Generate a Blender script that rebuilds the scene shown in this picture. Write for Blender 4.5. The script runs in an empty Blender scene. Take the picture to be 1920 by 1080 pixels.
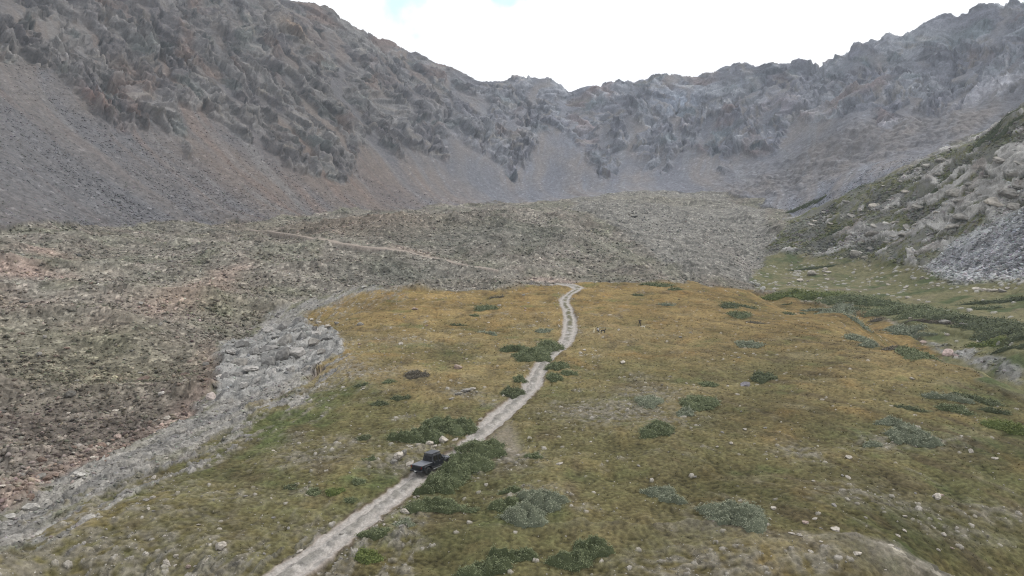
import bpy, bmesh, math, random, time
import numpy as np
from mathutils import Vector, Matrix
T0 = time.time()
sc = bpy.context.scene
COL = sc.collection

# ------------------------------------------------------------------ camera
CAMZ = 36.0
PITCH = math.radians(8.0)
FPX = 1297.0                                  # focal length in pixels of a 1920 wide frame
cam_d = bpy.data.cameras.new('camera')
cam = bpy.data.objects.new('camera', cam_d)
COL.objects.link(cam)
cam_d.sensor_width = 36.0
cam_d.lens = 36.0 * FPX / 1920.0
cam_d.clip_start = 0.5
cam_d.clip_end = 9000
cam.location = (0, 0, CAMZ)
cam.rotation_euler = (math.radians(90) - PITCH, 0, 0)
sc.camera = cam

# ------------------------------------------------------------------ world: bright overcast with two gaps of blue
SUN_EL, SUN_AZ = math.radians(42), math.radians(55)      # sun ahead and to the right, behind the cloud
w = bpy.data.worlds.new("World"); sc.world = w; w.use_nodes = True
nt = w.node_tree; nt.nodes.clear()
def N(t, **k):
    n = nt.nodes.new(t)
    for a, b in k.items(): setattr(n, a, b)
    return n
wo = N('ShaderNodeOutputWorld'); bg = N('ShaderNodeBackground'); bg.inputs['Strength'].default_value = 0.12
sky = N('ShaderNodeTexSky'); sky.sky_type = 'NISHITA'; sky.sun_disc = False
sky.sun_elevation = SUN_EL; sky.sun_rotation = SUN_AZ; sky.altitude = 3500
tc = N('ShaderNodeTexCoord')
def pixdir(u, v):
    X, Y = (u - 960) / FPX, (540 - v) / FPX
    c, s = math.cos(PITCH), math.sin(PITCH)
    d = Vector((X, c + Y * s, Y * c - s)); return d.normalized()
nz = N('ShaderNodeTexNoise'); nz.inputs['Scale'].default_value = 14; nz.inputs['Detail'].default_value = 4
nt.links.new(tc.outputs['Generated'], nz.inputs['Vector'])
gaps = None
for (u, v, rad) in ((737, 20, 0.040), (954, -6, 0.030), (1500, -500, 0.10), (300, -900, 0.12)):
    vd = N('ShaderNodeVectorMath', operation='DISTANCE'); vd.inputs[1].default_value = pixdir(u, v)
    nt.links.new(tc.outputs['Generated'], vd.inputs[0])
    ad = N('ShaderNodeMath', operation='MULTIPLY_ADD'); ad.inputs[1].default_value = 0.11; ad.inputs[2].default_value = -0.055
    nt.links.new(nz.outputs['Fac'], ad.inputs[0])
    su = N('ShaderNodeMath', operation='ADD'); nt.links.new(vd.outputs['Value'], su.inputs[0]); nt.links.new(ad.outputs[0], su.inputs[1])
    mr = N('ShaderNodeMapRange'); mr.interpolation_type = 'SMOOTHSTEP'
    mr.inputs['From Min'].default_value = rad * .45; mr.inputs['From Max'].default_value = rad
    mr.inputs['To Min'].default_value = 1; mr.inputs['To Max'].default_value = 0
    nt.links.new(su.outputs[0], mr.inputs['Value'])
    if gaps is None: gaps = mr.outputs[0]
    else:
        mx = N('ShaderNodeMath', operation='MAXIMUM'); nt.links.new(gaps, mx.inputs[0]); nt.links.new(mr.outputs[0], mx.inputs[1]); gaps = mx.outputs[0]
gm = N('ShaderNodeMath', operation='MULTIPLY'); gm.inputs[1].default_value = .8; nt.links.new(gaps, gm.inputs[0])
cr = N('ShaderNodeValToRGB'); nt.links.new(nz.outputs['Fac'], cr.inputs['Fac'])
cr.color_ramp.elements[0].color = (5.5, 5.65, 5.9, 1); cr.color_ramp.elements[0].position = .35
cr.color_ramp.elements[1].color = (6.1, 6.2, 6.3, 1); cr.color_ramp.elements[1].position = .65
bs = N('ShaderNodeVectorMath', operation='MULTIPLY'); bs.inputs[1].default_value = (.7, .7, .7); nt.links.new(sky.outputs[0], bs.inputs[0])
ba = N('ShaderNodeVectorMath', operation='ADD'); ba.inputs[1].default_value = (2.3, 3.2, 3.4); nt.links.new(bs.outputs[0], ba.inputs[0])
mixc = N('ShaderNodeMix', data_type='RGBA'); nt.links.new(gm.outputs[0], mixc.inputs['Factor'])
nt.links.new(cr.outputs[0], mixc.inputs['A']); nt.links.new(ba.outputs[0], mixc.inputs['B'])
nt.links.new(mixc.outputs['Result'], bg.inputs['Color']); nt.links.new(bg.outputs[0], wo.inputs['Surface'])

sun_d = bpy.data.lights.new('sun', 'SUN'); sun = bpy.data.objects.new('sun', sun_d); COL.objects.link(sun)
sun_d.energy = 1.5; sun_d.angle = math.radians(10); sun_d.color = (1, .97, .92)
sdir = Vector((math.sin(SUN_AZ) * math.cos(SUN_EL), math.cos(SUN_AZ) * math.cos(SUN_EL), math.sin(SUN_EL)))
sun.rotation_euler = (-sdir).to_track_quat('-Z', 'Y').to_euler()
sc.view_settings.view_transform = 'Standard'; sc.view_settings.look = 'None'
sc.view_settings.gamma = 1; sc.view_settings.use_curve_mapping = False; sc.view_settings.exposure = 0.76
sc.cycles.max_bounces = 4; sc.cycles.diffuse_bounces = 2; sc.cycles.volume_bounces = 0
sc.cycles.use_denoising = True; sc.cycles.denoising_prefilter = 'NONE'; sc.cycles.filter_width = 1.1

# ------------------------------------------------------------------ noise helpers (all in world metres)
F32 = np.float32
def _h(ix, iy, seed):
    with np.errstate(over='ignore'):
        n = ix.astype(np.uint32) * np.uint32(374761393) + iy.astype(np.uint32) * np.uint32(668265263) + np.uint32((seed * 2246822519) & 0xffffffff)
        n = (n ^ (n >> np.uint32(13))) * np.uint32(1274126177)
        n = n ^ (n >> np.uint32(16))
    return n
def _r(n, k=0):
    with np.errstate(over='ignore'):
        m = n * np.uint32(2654435761 + 2 * k * 40503 & 0xffffffff) if k else n
        if k: m = m ^ (m >> np.uint32(15))
    return (m & np.uint32(0xffffff)).astype(F32) / F32(16777216)
def perlin(x, y, seed=0):
    xf, yf = np.floor(x), np.floor(y); ix, iy = xf.astype(np.int64).astype(np.int32), yf.astype(np.int64).astype(np.int32)
    fx, fy = (x - xf).astype(F32), (y - yf).astype(F32)
    u = fx * fx * fx * (fx * (fx * 6 - 15) + 10); v = fy * fy * fy * (fy * (fy * 6 - 15) + 10)
    def g(dx, dy):
        a = _r(_h(ix + dx, iy + dy, seed)) * F32(2 * math.pi)
        return np.cos(a) * (fx - dx) + np.sin(a) * (fy - dy)
    a = g(0, 0); b = g(1, 0); c = g(0, 1); d = g(1, 1)
    a = a + u * (b - a); c = c + u * (d - c)
    return (a + v * (c - a)) * F32(1.5)
def fbm(x, y, oct=4, seed=0, gain=.5, lac=2.03):
    s = 0; a = 1.0; t = 0
    for k in range(oct):
        s = s + a * perlin(x, y, seed + k * 17); t += a; a *= gain; x = x * lac + 13.7; y = y * lac - 7.1
    return s / t
def ridged(x, y, oct=5, seed=0, gain=.5):
    s = 0; a = 1.0; t = 0; w = 1
    for k in range(oct):
        n = 1 - np.abs(perlin(x, y, seed + k * 31)) * 1.6; n = np.clip(n, 0, 1) ** 2 * w
        s = s + a * n; t += a; a *= gain; w = np.clip(n * 1.5, 0, 1); x = x * 2.07 + 3.1; y = y * 2.07 + 9.2
    return s / t
def cells(x, y, seed=0):
    """jittered cells: distance to the nearest and second nearest point, hash of the nearest, offset from it"""
    xf, yf = np.floor(x), np.floor(y); ix, iy = xf.astype(np.int64).astype(np.int32), yf.astype(np.int64).astype(np.int32)
    fx, fy = (x - xf).astype(F32), (y - yf).astype(F32)
    f1 = np.full(x.shape, 9, F32); f2 = f1.copy(); hid = np.zeros(x.shape, np.uint32); ox = f1 * 0; oy = f1 * 0
    for dx in (-1, 0, 1):
        for dy in (-1, 0, 1):
            n = _h(ix + dx, iy + dy, seed)
            px = fx - dx - _r(n, 1); py = fy - dy - _r(n, 2)
            d = px * px + py * py
            m = d < f1
            f2 = np.where(m, f1, np.minimum(f2, d)); f1 = np.where(m, d, f1)
            hid = np.where(m, n, hid); ox = np.where(m, px, ox); oy = np.where(m, py, oy)
    return np.sqrt(f1), np.sqrt(f2), hid, ox, oy
def blocks(x, y, seed=0, tilt=.5, gap=4):
    """stones lying side by side: each cell a tilted facet with a gap round it. returns height, random value, edge"""
    f1, f2, h, ox, oy = cells(x, y, seed)
    e = np.clip((f2 - f1) * gap, 0, 1)
    z = (_r(h, 3) * .9 + ox * (_r(h, 4) - .5) * 2 * tilt + oy * (_r(h, 5) - .5) * 2 * tilt) * e
    return z, _r(h, 6), e
def sstep(a, b, x):
    t = np.clip((x - a) / (b - a), 0, 1); return t * t * (3 - 2 * t)

# ------------------------------------------------------------------ the lie of the land
# surveyed points: (direction seen from the drone as pixel column and row, ground distance in metres)
c8, s8 = math.cos(PITCH), math.sin(PITCH)
def ray(u, v):
    X = (np.asarray(u, float) - 960) / FPX; Y = (540 - np.asarray(v, float)) / FPX
    dx, dy, dz = X, c8 + Y * s8, Y * c8 - s8
    return np.arctan2(dx, dy), dz / np.hypot(dx, dy)            # azimuth, tan(elevation)
PV = [
 # left column, bottom to top
 (0,1078,70),(0,975,84),(0,900,100),(0,760,135),(0,600,200),(0,500,262),(0,430,330),(0,300,405),(0,130,530),(0,0,650),(0,-150,800),
 (-250,1000,78),(-250,700,135),(-250,450,290),(-250,200,420),(-250,-150,650),
 (200,1078,68),(200,870,95),(200,780,122),(200,600,195),(200,500,270),(200,430,380),(200,300,470),(200,130,600),(200,0,720),(200,-120,850),
 (400,1078,64),(400,900,88),(400,740,128),(400,640,172),(400,540,235),(400,460,330),(400,418,440),(400,300,525),(400,130,670),(400,0,800),(400,-80,890),
 (550,700,142),(560,610,180),(560,520,262),(560,440,360),(590,400,500),(590,300,590),(590,130,760),
 (700,1078,61),(700,880,86),(700,760,113),(700,640,165),(700,545,240),(700,500,290),(700,440,350),(700,402,390),(700,380,575),(700,290,660),(700,170,810),
 (850,545,245),(850,480,312),(850,400,400),(850,370,640),(850,270,750),
 (960,1078,60),(960,870,87),(960,740,120),(960,620,178),(960,560,228),(960,530,262),(960,460,330),(960,396,405),(960,383,680),(960,290,800),
 (1060,525,268),(1060,450,345),(1060,396,430),(1060,376,560),(1060,360,730),(1060,280,820),
 (1200,1078,62),(1200,860,89),(1200,740,120),(1200,620,180),(1200,560,233),(1200,524,282),(1200,490,330),(1200,455,390),(1200,390,520),(1200,360,610),(1200,330,770),(1200,250,860),
 (1300,528,300),(1300,500,350),(1300,400,530),(1300,366,620),(1300,330,760),(1300,240,860),
 (1400,1078,64),(1400,860,92),(1400,740,124),(1400,640,172),(1400,580,225),(1400,545,270),(1400,520,380),(1400,450,480),(1400,392,600),(1400,350,700),(1400,240,850),
 (1480,545,330),(1480,500,420),(1480,460,450),(1480,415,500),(1480,340,690),(1480,240,830),
 (1600,1078,68),(1600,880,94),(1600,740,128),(1600,640,176),(1600,590,222),(1600,560,310),(1600,520,390),(1600,470,425),(1600,420,455),(1600,366,490),(1600,300,690),(1600,240,740),(1600,180,820),
 (1720,1078,74),(1720,860,102),(1720,740,132),(1720,660,172),(1720,600,260),(1720,560,320),(1720,500,380),(1720,440,415),(1720,380,445),(1720,318,478),(1720,225,750),(1720,150,850),
 (1840,1078,80),(1840,860,106),(1840,760,132),(1840,700,160),(1840,630,245),(1840,560,305),(1840,500,350),(1840,420,385),(1840,340,420),(1840,262,455),(1840,205,760),(1840,120,850),
 (1920,1078,84),(1920,860,112),(1920,735,150),(1920,650,225),(1920,590,275),(1920,530,320),(1920,440,360),(1920,330,400),(1920,205,450),(1920,188,760),(1920,90,850),
 (2150,1078,90),(2150,800,135),(2150,620,240),(2150,480,310),(2150,300,370),(2150,120,430),(2150,40,780),(2150,-70,900),
]
# points out of sight: (pixel column, ground distance, height)
PH = [
 (0,1000,300),(-250,900,330),(200,1080,320),(400,1100,300),(590,1100,250),(700,1100,215),(850,1120,190),(960,1130,170),(1060,1130,160),(1200,1100,165),
 (1300,1100,170),(1400,1100,175),(1480,1090,178),(1600,1080,200),(1720,1070,220),(1840,1060,240),(1920,1060,250),(2150,1040,270),
 (0,60,-6),(400,54,-1),(960,50,0),(1500,52,-3),(1920,62,-9),
 (560,195,-4),(480,190,-5),
 (700,430,20),(700,480,20),(850,440,20),(850,520,20),(960,450,20),(960,560,24),(1060,470,19),
 (1200,350,-3),(1200,420,11),(1200,660,33),(1300,340,-10),(1300,680,33),(1400,300,-12),(1400,340,-13),
 (1400,540,22),(1400,640,28),
 (1480,290,-12),(1480,540,14),(1480,600,26),(1600,250,-10),(1600,280,-13),(1600,530,44),(1600,600,52),(1720,200,-8),(1720,235,-11),(1720,520,55),(1720,620,62),
 (1840,185,-12),(1840,210,-14),(1840,500,68),(1840,640,76),(1920,175,-13),(1920,200,-14),(1920,500,84),(1920,650,92),(2150,160,-14),(2150,500,100),
]
KL = 0.5                                       # weight of ln(distance) against azimuth
SKY = [(579,-2),(626,17),(640,33),(655,47),(679,54),(714,74),(733,78),(784,97),(807,109),(850,126),(873,140),(889,146),(928,147),(967,140),(994,145),
 (1009,142),(1029,143),(1046,154),(1060,170),(1083,165),(1107,159),(1149,149),(1188,149),(1215,142),(1252,133),(1270,138),(1300,138),(1330,134),(1358,124),(1397,117),(1412,122),
 (1451,115),(1474,117),(1496,115),(1513,124),(1544,121),(1568,105),(1595,90),(1622,76),(1630,80),(1650,68),(1673,58),(1692,70),(1717,58),(1739,41),(1762,33),(1785,27),(1803,38),
 (1828,19),(1855,2),(1871,1),(1887,4),(1905,-4)]                # the ridge line against the sky
qa, qt, ql = [], [], []
for u, v in SKY:
    rr = float(np.interp(u, [560, 840, 1060, 1400, 1920], [930, 985, 1000, 975, 935]))
    a, t = ray(u, v); qa.append(float(a)); qt.append(float(t)); ql.append(math.log(rr))
    qa.append(float(a)); qt.append(float(t) - .012); ql.append(math.log(rr + 25))
    qa.append(float(a)); qt.append(float(t) - .012); ql.append(math.log(rr - 14))
for u, v, r in PV:
    a, t = ray(u, v); qa.append(float(a)); qt.append(float(t)); ql.append(math.log(r))
for u, r, z in PH:
    a, _ = ray(u, 450); qa.append(float(a)); qt.append((z - CAMZ) / r); ql.append(math.log(r))
QP = np.stack([np.array(qa), np.array(ql) * KL], 1); QT = np.array(qt)
def _kern(d): return np.sqrt(d * d + 0.012 ** 2)
D = np.sqrt(((QP[:, None] - QP[None]) ** 2).sum(-1))
n = len(QT)
A = np.zeros((n + 3, n + 3)); A[:n, :n] = _kern(D) - np.eye(n) * 2e-3
A[:n, n] = A[n, :n] = 1; A[:n, n + 1:] = QP; A[n + 1:, :n] = QP.T
W = np.linalg.solve(A, np.concatenate([QT, [0, 0, 0]]))
# tabulate tan(elevation) on a coarse azimuth x ln(distance) table, then look it up smoothly
GA0, GA1, NA = -0.80, 0.80, 680
GL0, GL1, NL = math.log(50), math.log(1150), 660
ga = np.linspace(GA0, GA1, NA); gl = np.linspace(GL0, GL1, NL)
GP = np.stack(np.meshgrid(ga, gl * KL, indexing='ij'), -1).reshape(-1, 2)
TT = np.empty(len(GP))
for k in range(0, len(GP), 20000):
    P = GP[k:k + 20000]; d = np.sqrt(((P[:, None] - QP[None]) ** 2).sum(-1))
    TT[k:k + 20000] = _kern(d) @ W[:n] + W[n] + P @ W[n + 1:]
TT = TT.reshape(NA, NL)
for _ in range(3):                            # round the creases slightly
    P = np.pad(TT, 1, mode='edge'); TT = (P[:-2, 1:-1] + P[2:, 1:-1] + P[1:-1, :-2] + P[1:-1, 2:] + 2 * TT) / 6
def bil(tab, a, l):
    x = np.clip((a - GA0) / (GA1 - GA0) * (NA - 1), 0, NA - 1.001); y = np.clip((l - GL0) / (GL1 - GL0) * (NL - 1), 0, NL - 1.001)
    i = x.astype(np.int32); j = y.astype(np.int32); fx = (x - i).astype(F32); fy = (y - j).astype(F32)
    return (tab[i, j] * (1 - fx) + tab[i + 1, j] * fx) * (1 - fy) + (tab[i, j + 1] * (1 - fx) + tab[i + 1, j + 1] * fx) * fy
def base_z(a, l):
    """height of the smooth land at azimuth a and ln(distance) l"""
    lc = np.clip(l, GL0, GL1); ac = np.clip(a, GA0, GA1)
    z = CAMZ + np.exp(lc) * bil(TT, ac, lc)
    z = np.where(l > GL1, z - (np.exp(l) - math.exp(GL1)) * .12, z)
    back = sstep(1.3, 2.4, np.abs(a))
    return z * (1 - back) + (-3.0) * back
def hit(u, v):
    """where the ray through a pixel meets the smooth land: x, y, z arrays"""
    a, t = ray(u, v); a = np.atleast_1d(a); t = np.atleast_1d(t)
    ls = np.linspace(GL0, GL1, 3000)
    out = []
    for ai, ti in zip(a, t):
        zz = base_z(np.full(3000, ai), ls); tt = (zz - CAMZ) / np.exp(ls)
        k = np.argmax(tt >= ti) if (tt >= ti).any() else int(np.argmax(tt))
        r = math.exp(ls[k]); out.append((r * math.sin(ai), r * math.cos(ai), zz[k]))
    return np.array(out)
def pal(pts):
    P = hit([p[0] for p in pts], [p[1] for p in pts])
    return np.arctan2(P[:, 0], P[:, 1]), .5 * np.log(P[:, 0] ** 2 + P[:, 1] ** 2)
MA, ML = np.meshgrid(ga, gl, indexing='ij')
def sdf_poly(a, l, closed=True):
    """signed distance (radians as seen from above the drone, distance foreshortened) to a plan outline"""
    px, py = MA, ML * KL; qx, qy = a, l * KL
    dmin = np.full(px.shape, 1e9); ins = np.zeros(px.shape, bool); m = len(qx)
    for i in range(m if closed else m - 1):
        x0, y0, x1, y1 = qx[i], qy[i], qx[(i + 1) % m], qy[(i + 1) % m]
        ex, ey = x1 - x0, y1 - y0; L2 = ex * ex + ey * ey + 1e-12
        t = np.clip(((px - x0) * ex + (py - y0) * ey) / L2, 0, 1)
        dmin = np.minimum(dmin, (px - x0 - t * ex) ** 2 + (py - y0 - t * ey) ** 2)
        if closed:
            c = ((y0 > py) != (y1 > py)) & (px < (x1 - x0) * (py - y0) / (y1 - y0 + 1e-12) + x0); ins ^= c
    d = np.sqrt(dmin); return np.where(ins, -d, d) if closed else d
def region(pts): return sdf_poly(*pal(pts)).astype(F32)
# ------------------------------------------------------------------ outlines on the ground, given as pixels and dropped on to the land
t1 = time.time()
ROCK = [(-400,-300),(-400,60),(0,120),(20,128),(60,122),(109,150),(175,200),(249,262),(262,250),(334,253),(362,303),(345,240),(319,179),(393,214),(440,233),(482,280),(583,323),(630,338),(640,342),
 (687,288),(679,264),(655,249),(700,262),(764,307),(757,280),(776,268),(846,307),(835,275),(827,260),(870,270),(912,292),(963,342),(982,319),(1009,264),(1029,249),(1068,253),(1107,303),(1138,342),(1165,311),
 (1184,268),(1212,307),(1247,334),(1262,295),(1280,276),(1311,284),(1369,325),(1416,292),(1463,280),(1482,249),(1498,218),(1548,229),(1610,241),(1650,243),(1688,233),(1762,222),(1797,206),(1855,187),(1920,167),(2300,100),(2300,-300)]
FOOT = [(-400,445),(0,428),(200,425),(350,418),(430,414),(500,420),(560,400),(640,395),(700,392),(800,389),(940,385),(1000,383),(1100,372),(1180,362),(1250,357),(1350,362),(1420,378),(1480,400),(1560,376),(1620,350),
 (1700,312),(1780,275),(1850,240),(1920,200),(2300,40),(2300,-300),(-400,-300)]
MEADOW = [(-300,1300),(-300,1120),(0,1040),(140,960),(280,885),(400,825),(480,775),(560,735),(620,700),(600,655),(560,620),(570,590),(640,556),(740,541),(880,546),(940,544),(1000,536),(1060,530),(1180,529),(1280,530),(1340,538),(1400,546),(1430,552),
 (1530,570),(1640,590),(1700,620),(1760,665),(1840,712),(1920,745),(2300,900),(2300,1300)]
GREYB = [(-300,1050),(0,968),(120,905),(230,840),(330,790),(400,735),(410,640),(500,590),(600,554),(700,537),(735,543),(650,562),(580,590),(575,620),(625,660),(560,735),(400,825),(280,885),(140,960),(0,1050),(-300,1130)]
OUTCR = [(400,735),(405,680),(430,645),(500,612),(570,600),(630,618),(645,650),(600,690),(520,720),(450,752),(410,757)]
VALLEY = [(1420,545),(1405,522),(1440,480),(1500,468),(1560,470),(1640,480),(1700,482),(1760,478),(1800,440),(1920,395),(2300,250),(2300,900),(1920,745),(1840,712),(1760,665),(1640,590),(1530,568)]
BLUFF = [(1440,470),(1470,420),(1480,404),(1560,378),(1620,352),(1700,314),(1780,277),(1850,242),(1920,202),(2300,40),(2300,300),(1920,400),(1790,455),(1740,500),(1600,482),(1500,478)]
FAN = [(1725,505),(1770,468),(1810,440),(1920,385),(2300,200),(2300,560),(1920,528),(1850,527),(1780,530)]
ROAD_L = [(440,1110),(490,1075),(560,1030),(640,977),(707,933),(773,888),(847,843),(900,790),(950,748),(973,731),(993,700),(1007,673),(1025,658),(1047,646),(1053,617),(1055,587),(1047,563),(1057,553),(1074,541),(1062,535),(1040,532)]
ROAD_R = [(1040,529),(1072,530),(1097,538),(1073,552),(1068,567),(1080,590),(1084,617),(1078,640),(1057,657),(1030,684),(1020,720),(988,752),(955,785),(915,818),(873,845),(800,900),(763,933),(700,982),(640,1027),(575,1080),(540,1110)]
ROAD_C = [(490,1110),(532,1078),(640,1002),(735,933),(787,894),(860,844),(920,795),(968,750),(997,725),(1010,693),(1032,665),(1062,643),(1068,617),(1068,588),(1058,565),(1065,552),(1086,539),(1067,532),(1040,530)]
APRON = [(915,822),(955,788),(968,815),(975,850),(950,860),(930,835)]
TRAIL = [(470,434),(540,443),(590,455),(640,462),(700,470),(760,480),(820,493),(880,505),(930,513)]
TRAIL2 = [(1060,526),(1150,521),(1280,521)]
STREAM = [(1400,546),(1440,548),(1530,566),(1600,585),(1700,605),(1790,628),(1850,640),(1920,655),(2200,720)]
RUB = [(1735,640),(1780,648),(1830,655),(1900,690),(1960,720),(1960,745),(1880,710),(1820,680),(1770,665)]
names = dict(rock=ROCK, mtn=FOOT, mead=MEADOW, greyb=GREYB, outc=OUTCR, val=VALLEY, bluff=BLUFF, fan=FAN, road=ROAD_L + ROAD_R, apron=APRON, rub=RUB)
TAB = {k: region(v) for k, v in names.items()}
TAB['rib'] = region([(105,115),(150,170),(180,212),(250,262),(232,215),(165,150)])
TAB['rockx'] = region([(-60,60),(60,100),(130,60),(200,40),(100,-60),(-80,-60)])
TAB['greyhill'] = region([(1060,372),(1240,357),(1350,365),(1430,400),(1450,450),(1420,530),(1290,520),(1180,450),(1080,400)])
for k, v in dict(cl=ROAD_C, trail=TRAIL, trail2=TRAIL2, stream=STREAM).items(): TAB[k] = sdf_poly(*pal(v), closed=False).astype(F32)
print('tables', time.time() - t1)
def blob(x, y, u, v, rx, ry, rot=0):
    p = hit(u, v)[0]; dx, dy = x - p[0], y - p[1]; c, s = math.cos(rot), math.sin(rot)
    return np.exp(-(((dx * c + dy * s) / rx) ** 2 + ((dy * c - dx * s) / ry) ** 2)).astype(F32)

# ------------------------------------------------------------------ the sheet of land: fine where the drone looks, coarse elsewhere
QUAL = 1.15
da = 0.0013 / QUAL
az = np.concatenate([np.linspace(-math.pi, -.78, 50, endpoint=False), np.arange(-.78, .78, da), np.linspace(.78, math.pi, 51)])
ls = [math.log(2.0)]
while math.exp(ls[-1]) < 1350:
    r = math.exp(ls[-1])
    dl = .07 if r < 52 else (.0026 if r < 110 else (.0036 if r < 280 else (.0022 if r < 1040 else .05)))
    if r >= 50: dl /= QUAL
    ls.append(ls[-1] + dl)
ls = np.array(ls)
NAZ, NLS = len(az), len(ls)
AZ, LS = np.meshgrid(az, ls, indexing='ij'); AZ = AZ.ravel(); LS = LS.ravel()
R = np.exp(LS); X = (R * np.sin(AZ)); Y = (R * np.cos(AZ)); Z = base_z(AZ, LS)
def normals(X, Y, Z):
    P = np.stack([X, Y, Z], 1).reshape(NAZ, NLS, 3)
    du = np.gradient(P, axis=0); dv = np.gradient(P, axis=1)
    n = np.cross(dv, du).reshape(-1, 3); n /= np.linalg.norm(n, axis=1, keepdims=True) + 1e-12
    n *= np.sign(n[:, 2:3] + 1e-9); return n.astype(F32)
NB = normals(X, Y, Z)
slope = 1 - NB[:, 2]
x, y = X.astype(F32), Y.astype(F32); zb = Z.astype(F32)
# ragged edges: look the tables up at a place pushed about by ground noise
w1 = perlin(x / 9, y / 9, 1) * 1.6 + perlin(x / 2.6, y / 2.6, 2) * .7; w2 = perlin(x / 9, y / 9, 3) * 1.6 + perlin(x / 2.6, y / 2.6, 4) * .7
big = sstep(280, 600, R).astype(F32)
w1 = w1 * (1 + big * 1) + big * perlin(x / 40, y / 40, 5) * 9; w2 = w2 * (1 + big * 1) + big * perlin(x / 40, y / 40, 6) * 9
AW = AZ + w1 / R; LW = LS + w2 / R * 1.5
M = {k: bil(TAB[k], AW, LW) for k in TAB if k not in ('road', 'cl', 'trail', 'trail2', 'apron')}
w3, w4 = perlin(x / 1.3, y / 1.3, 175) * .35, perlin(x / 1.3, y / 1.3, 176) * .35
AQ = AZ + (w1 * .2 + w3) / R; LQ = LS + (w2 * .2 + w4) / R
for k in ('road', 'cl', 'trail', 'trail2', 'apron'): M[k] = bil(TAB[k], AQ, LQ)
PX = 1 / 1297.0
def ins(k, soft=8, off=0): return sstep(soft * PX, -soft * PX, M[k] - off * PX).astype(F32)
fr = (np.abs(AZ) < .79).astype(F32)
mtn = ins('mtn', 3); rock = ins('rock', 5) * mtn
rock = np.maximum(rock, ins('rib', 6))
ul_, vl_ = x * math.cos(1.38) + y * math.sin(1.38), y * math.cos(1.38) - x * math.sin(1.38)
lb_ = (sstep(-.10, -.16, AZ) * sstep(185, 160, R)).astype(F32)           # turf and gravel interfinger along the left bank
turf0 = sstep(12 * PX, -4 * PX, M['mead']).astype(F32)
M['mead'] = M['mead'] + lb_ * (fbm(ul_ / 10, vl_ / 1.6, 4, 180) * 95 + perlin(x / 1.2, y / 1.2, 181) * 14 + 6).astype(F32) * F32(PX)
mead = ins('mead', 6) * (1 - mtn); greyb = ins('greyb', 8) * (1 - mtn); greyb = np.maximum(greyb, lb_ * turf0 * (1 - mead)); outc = ins('outc', 5)
val = ins('val', 6) * (1 - mead) * (1 - mtn); fan = ins('fan', 8) * (1 - mtn); bluff = ins('bluff', 6) * (1 - mtn)
road = np.maximum(ins('road', 2), ins('apron', 14) * .45)
behind = sstep(.75, 1.2, np.abs(AZ)).astype(F32); near = (sstep(78, 68, R) * sstep(-.62, -.50, AZ)).astype(F32)
mead = np.maximum(mead * (1 - behind), np.maximum(behind * sstep(250, 150, R), 0)); mead = np.maximum(mead, near).astype(F32)
field = np.clip(1 - mtn - mead - greyb - val - fan - bluff, 0, 1)
print('masks', time.time() - t1)

# ------------------------------------------------------------------ relief and colour, zone by zone
DN = np.zeros(len(x), F32)                     # push along the smooth normal, metres
DX = np.zeros(len(x), F32); DY = np.zeros(len(x), F32)
C = np.zeros((len(x), 3), F32); WT = np.zeros(len(x), F32)
def lay(i, c, w):                              # cover what lies there
    C[i] = C[i] * (1 - w)[:, None] + c * w[:, None]; WT[i] = WT[i] * (1 - w) + w
def put(i, c, w):
    C[i] += c * w[:, None]; WT[i] += w
def mix(a, b, t): return a + (b - a) * t[:, None]
def col(*c): return np.array(c, F32)
tuft = perlin(x / .55, y / .55, 40); t2 = perlin(x / 1.7, y / 1.7, 41); t5 = fbm(x / 6, y / 6, 3, 42); t20 = fbm(x / 24, y / 24, 3, 43); t60 = fbm(x / 70, y / 70, 2, 44)

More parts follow.
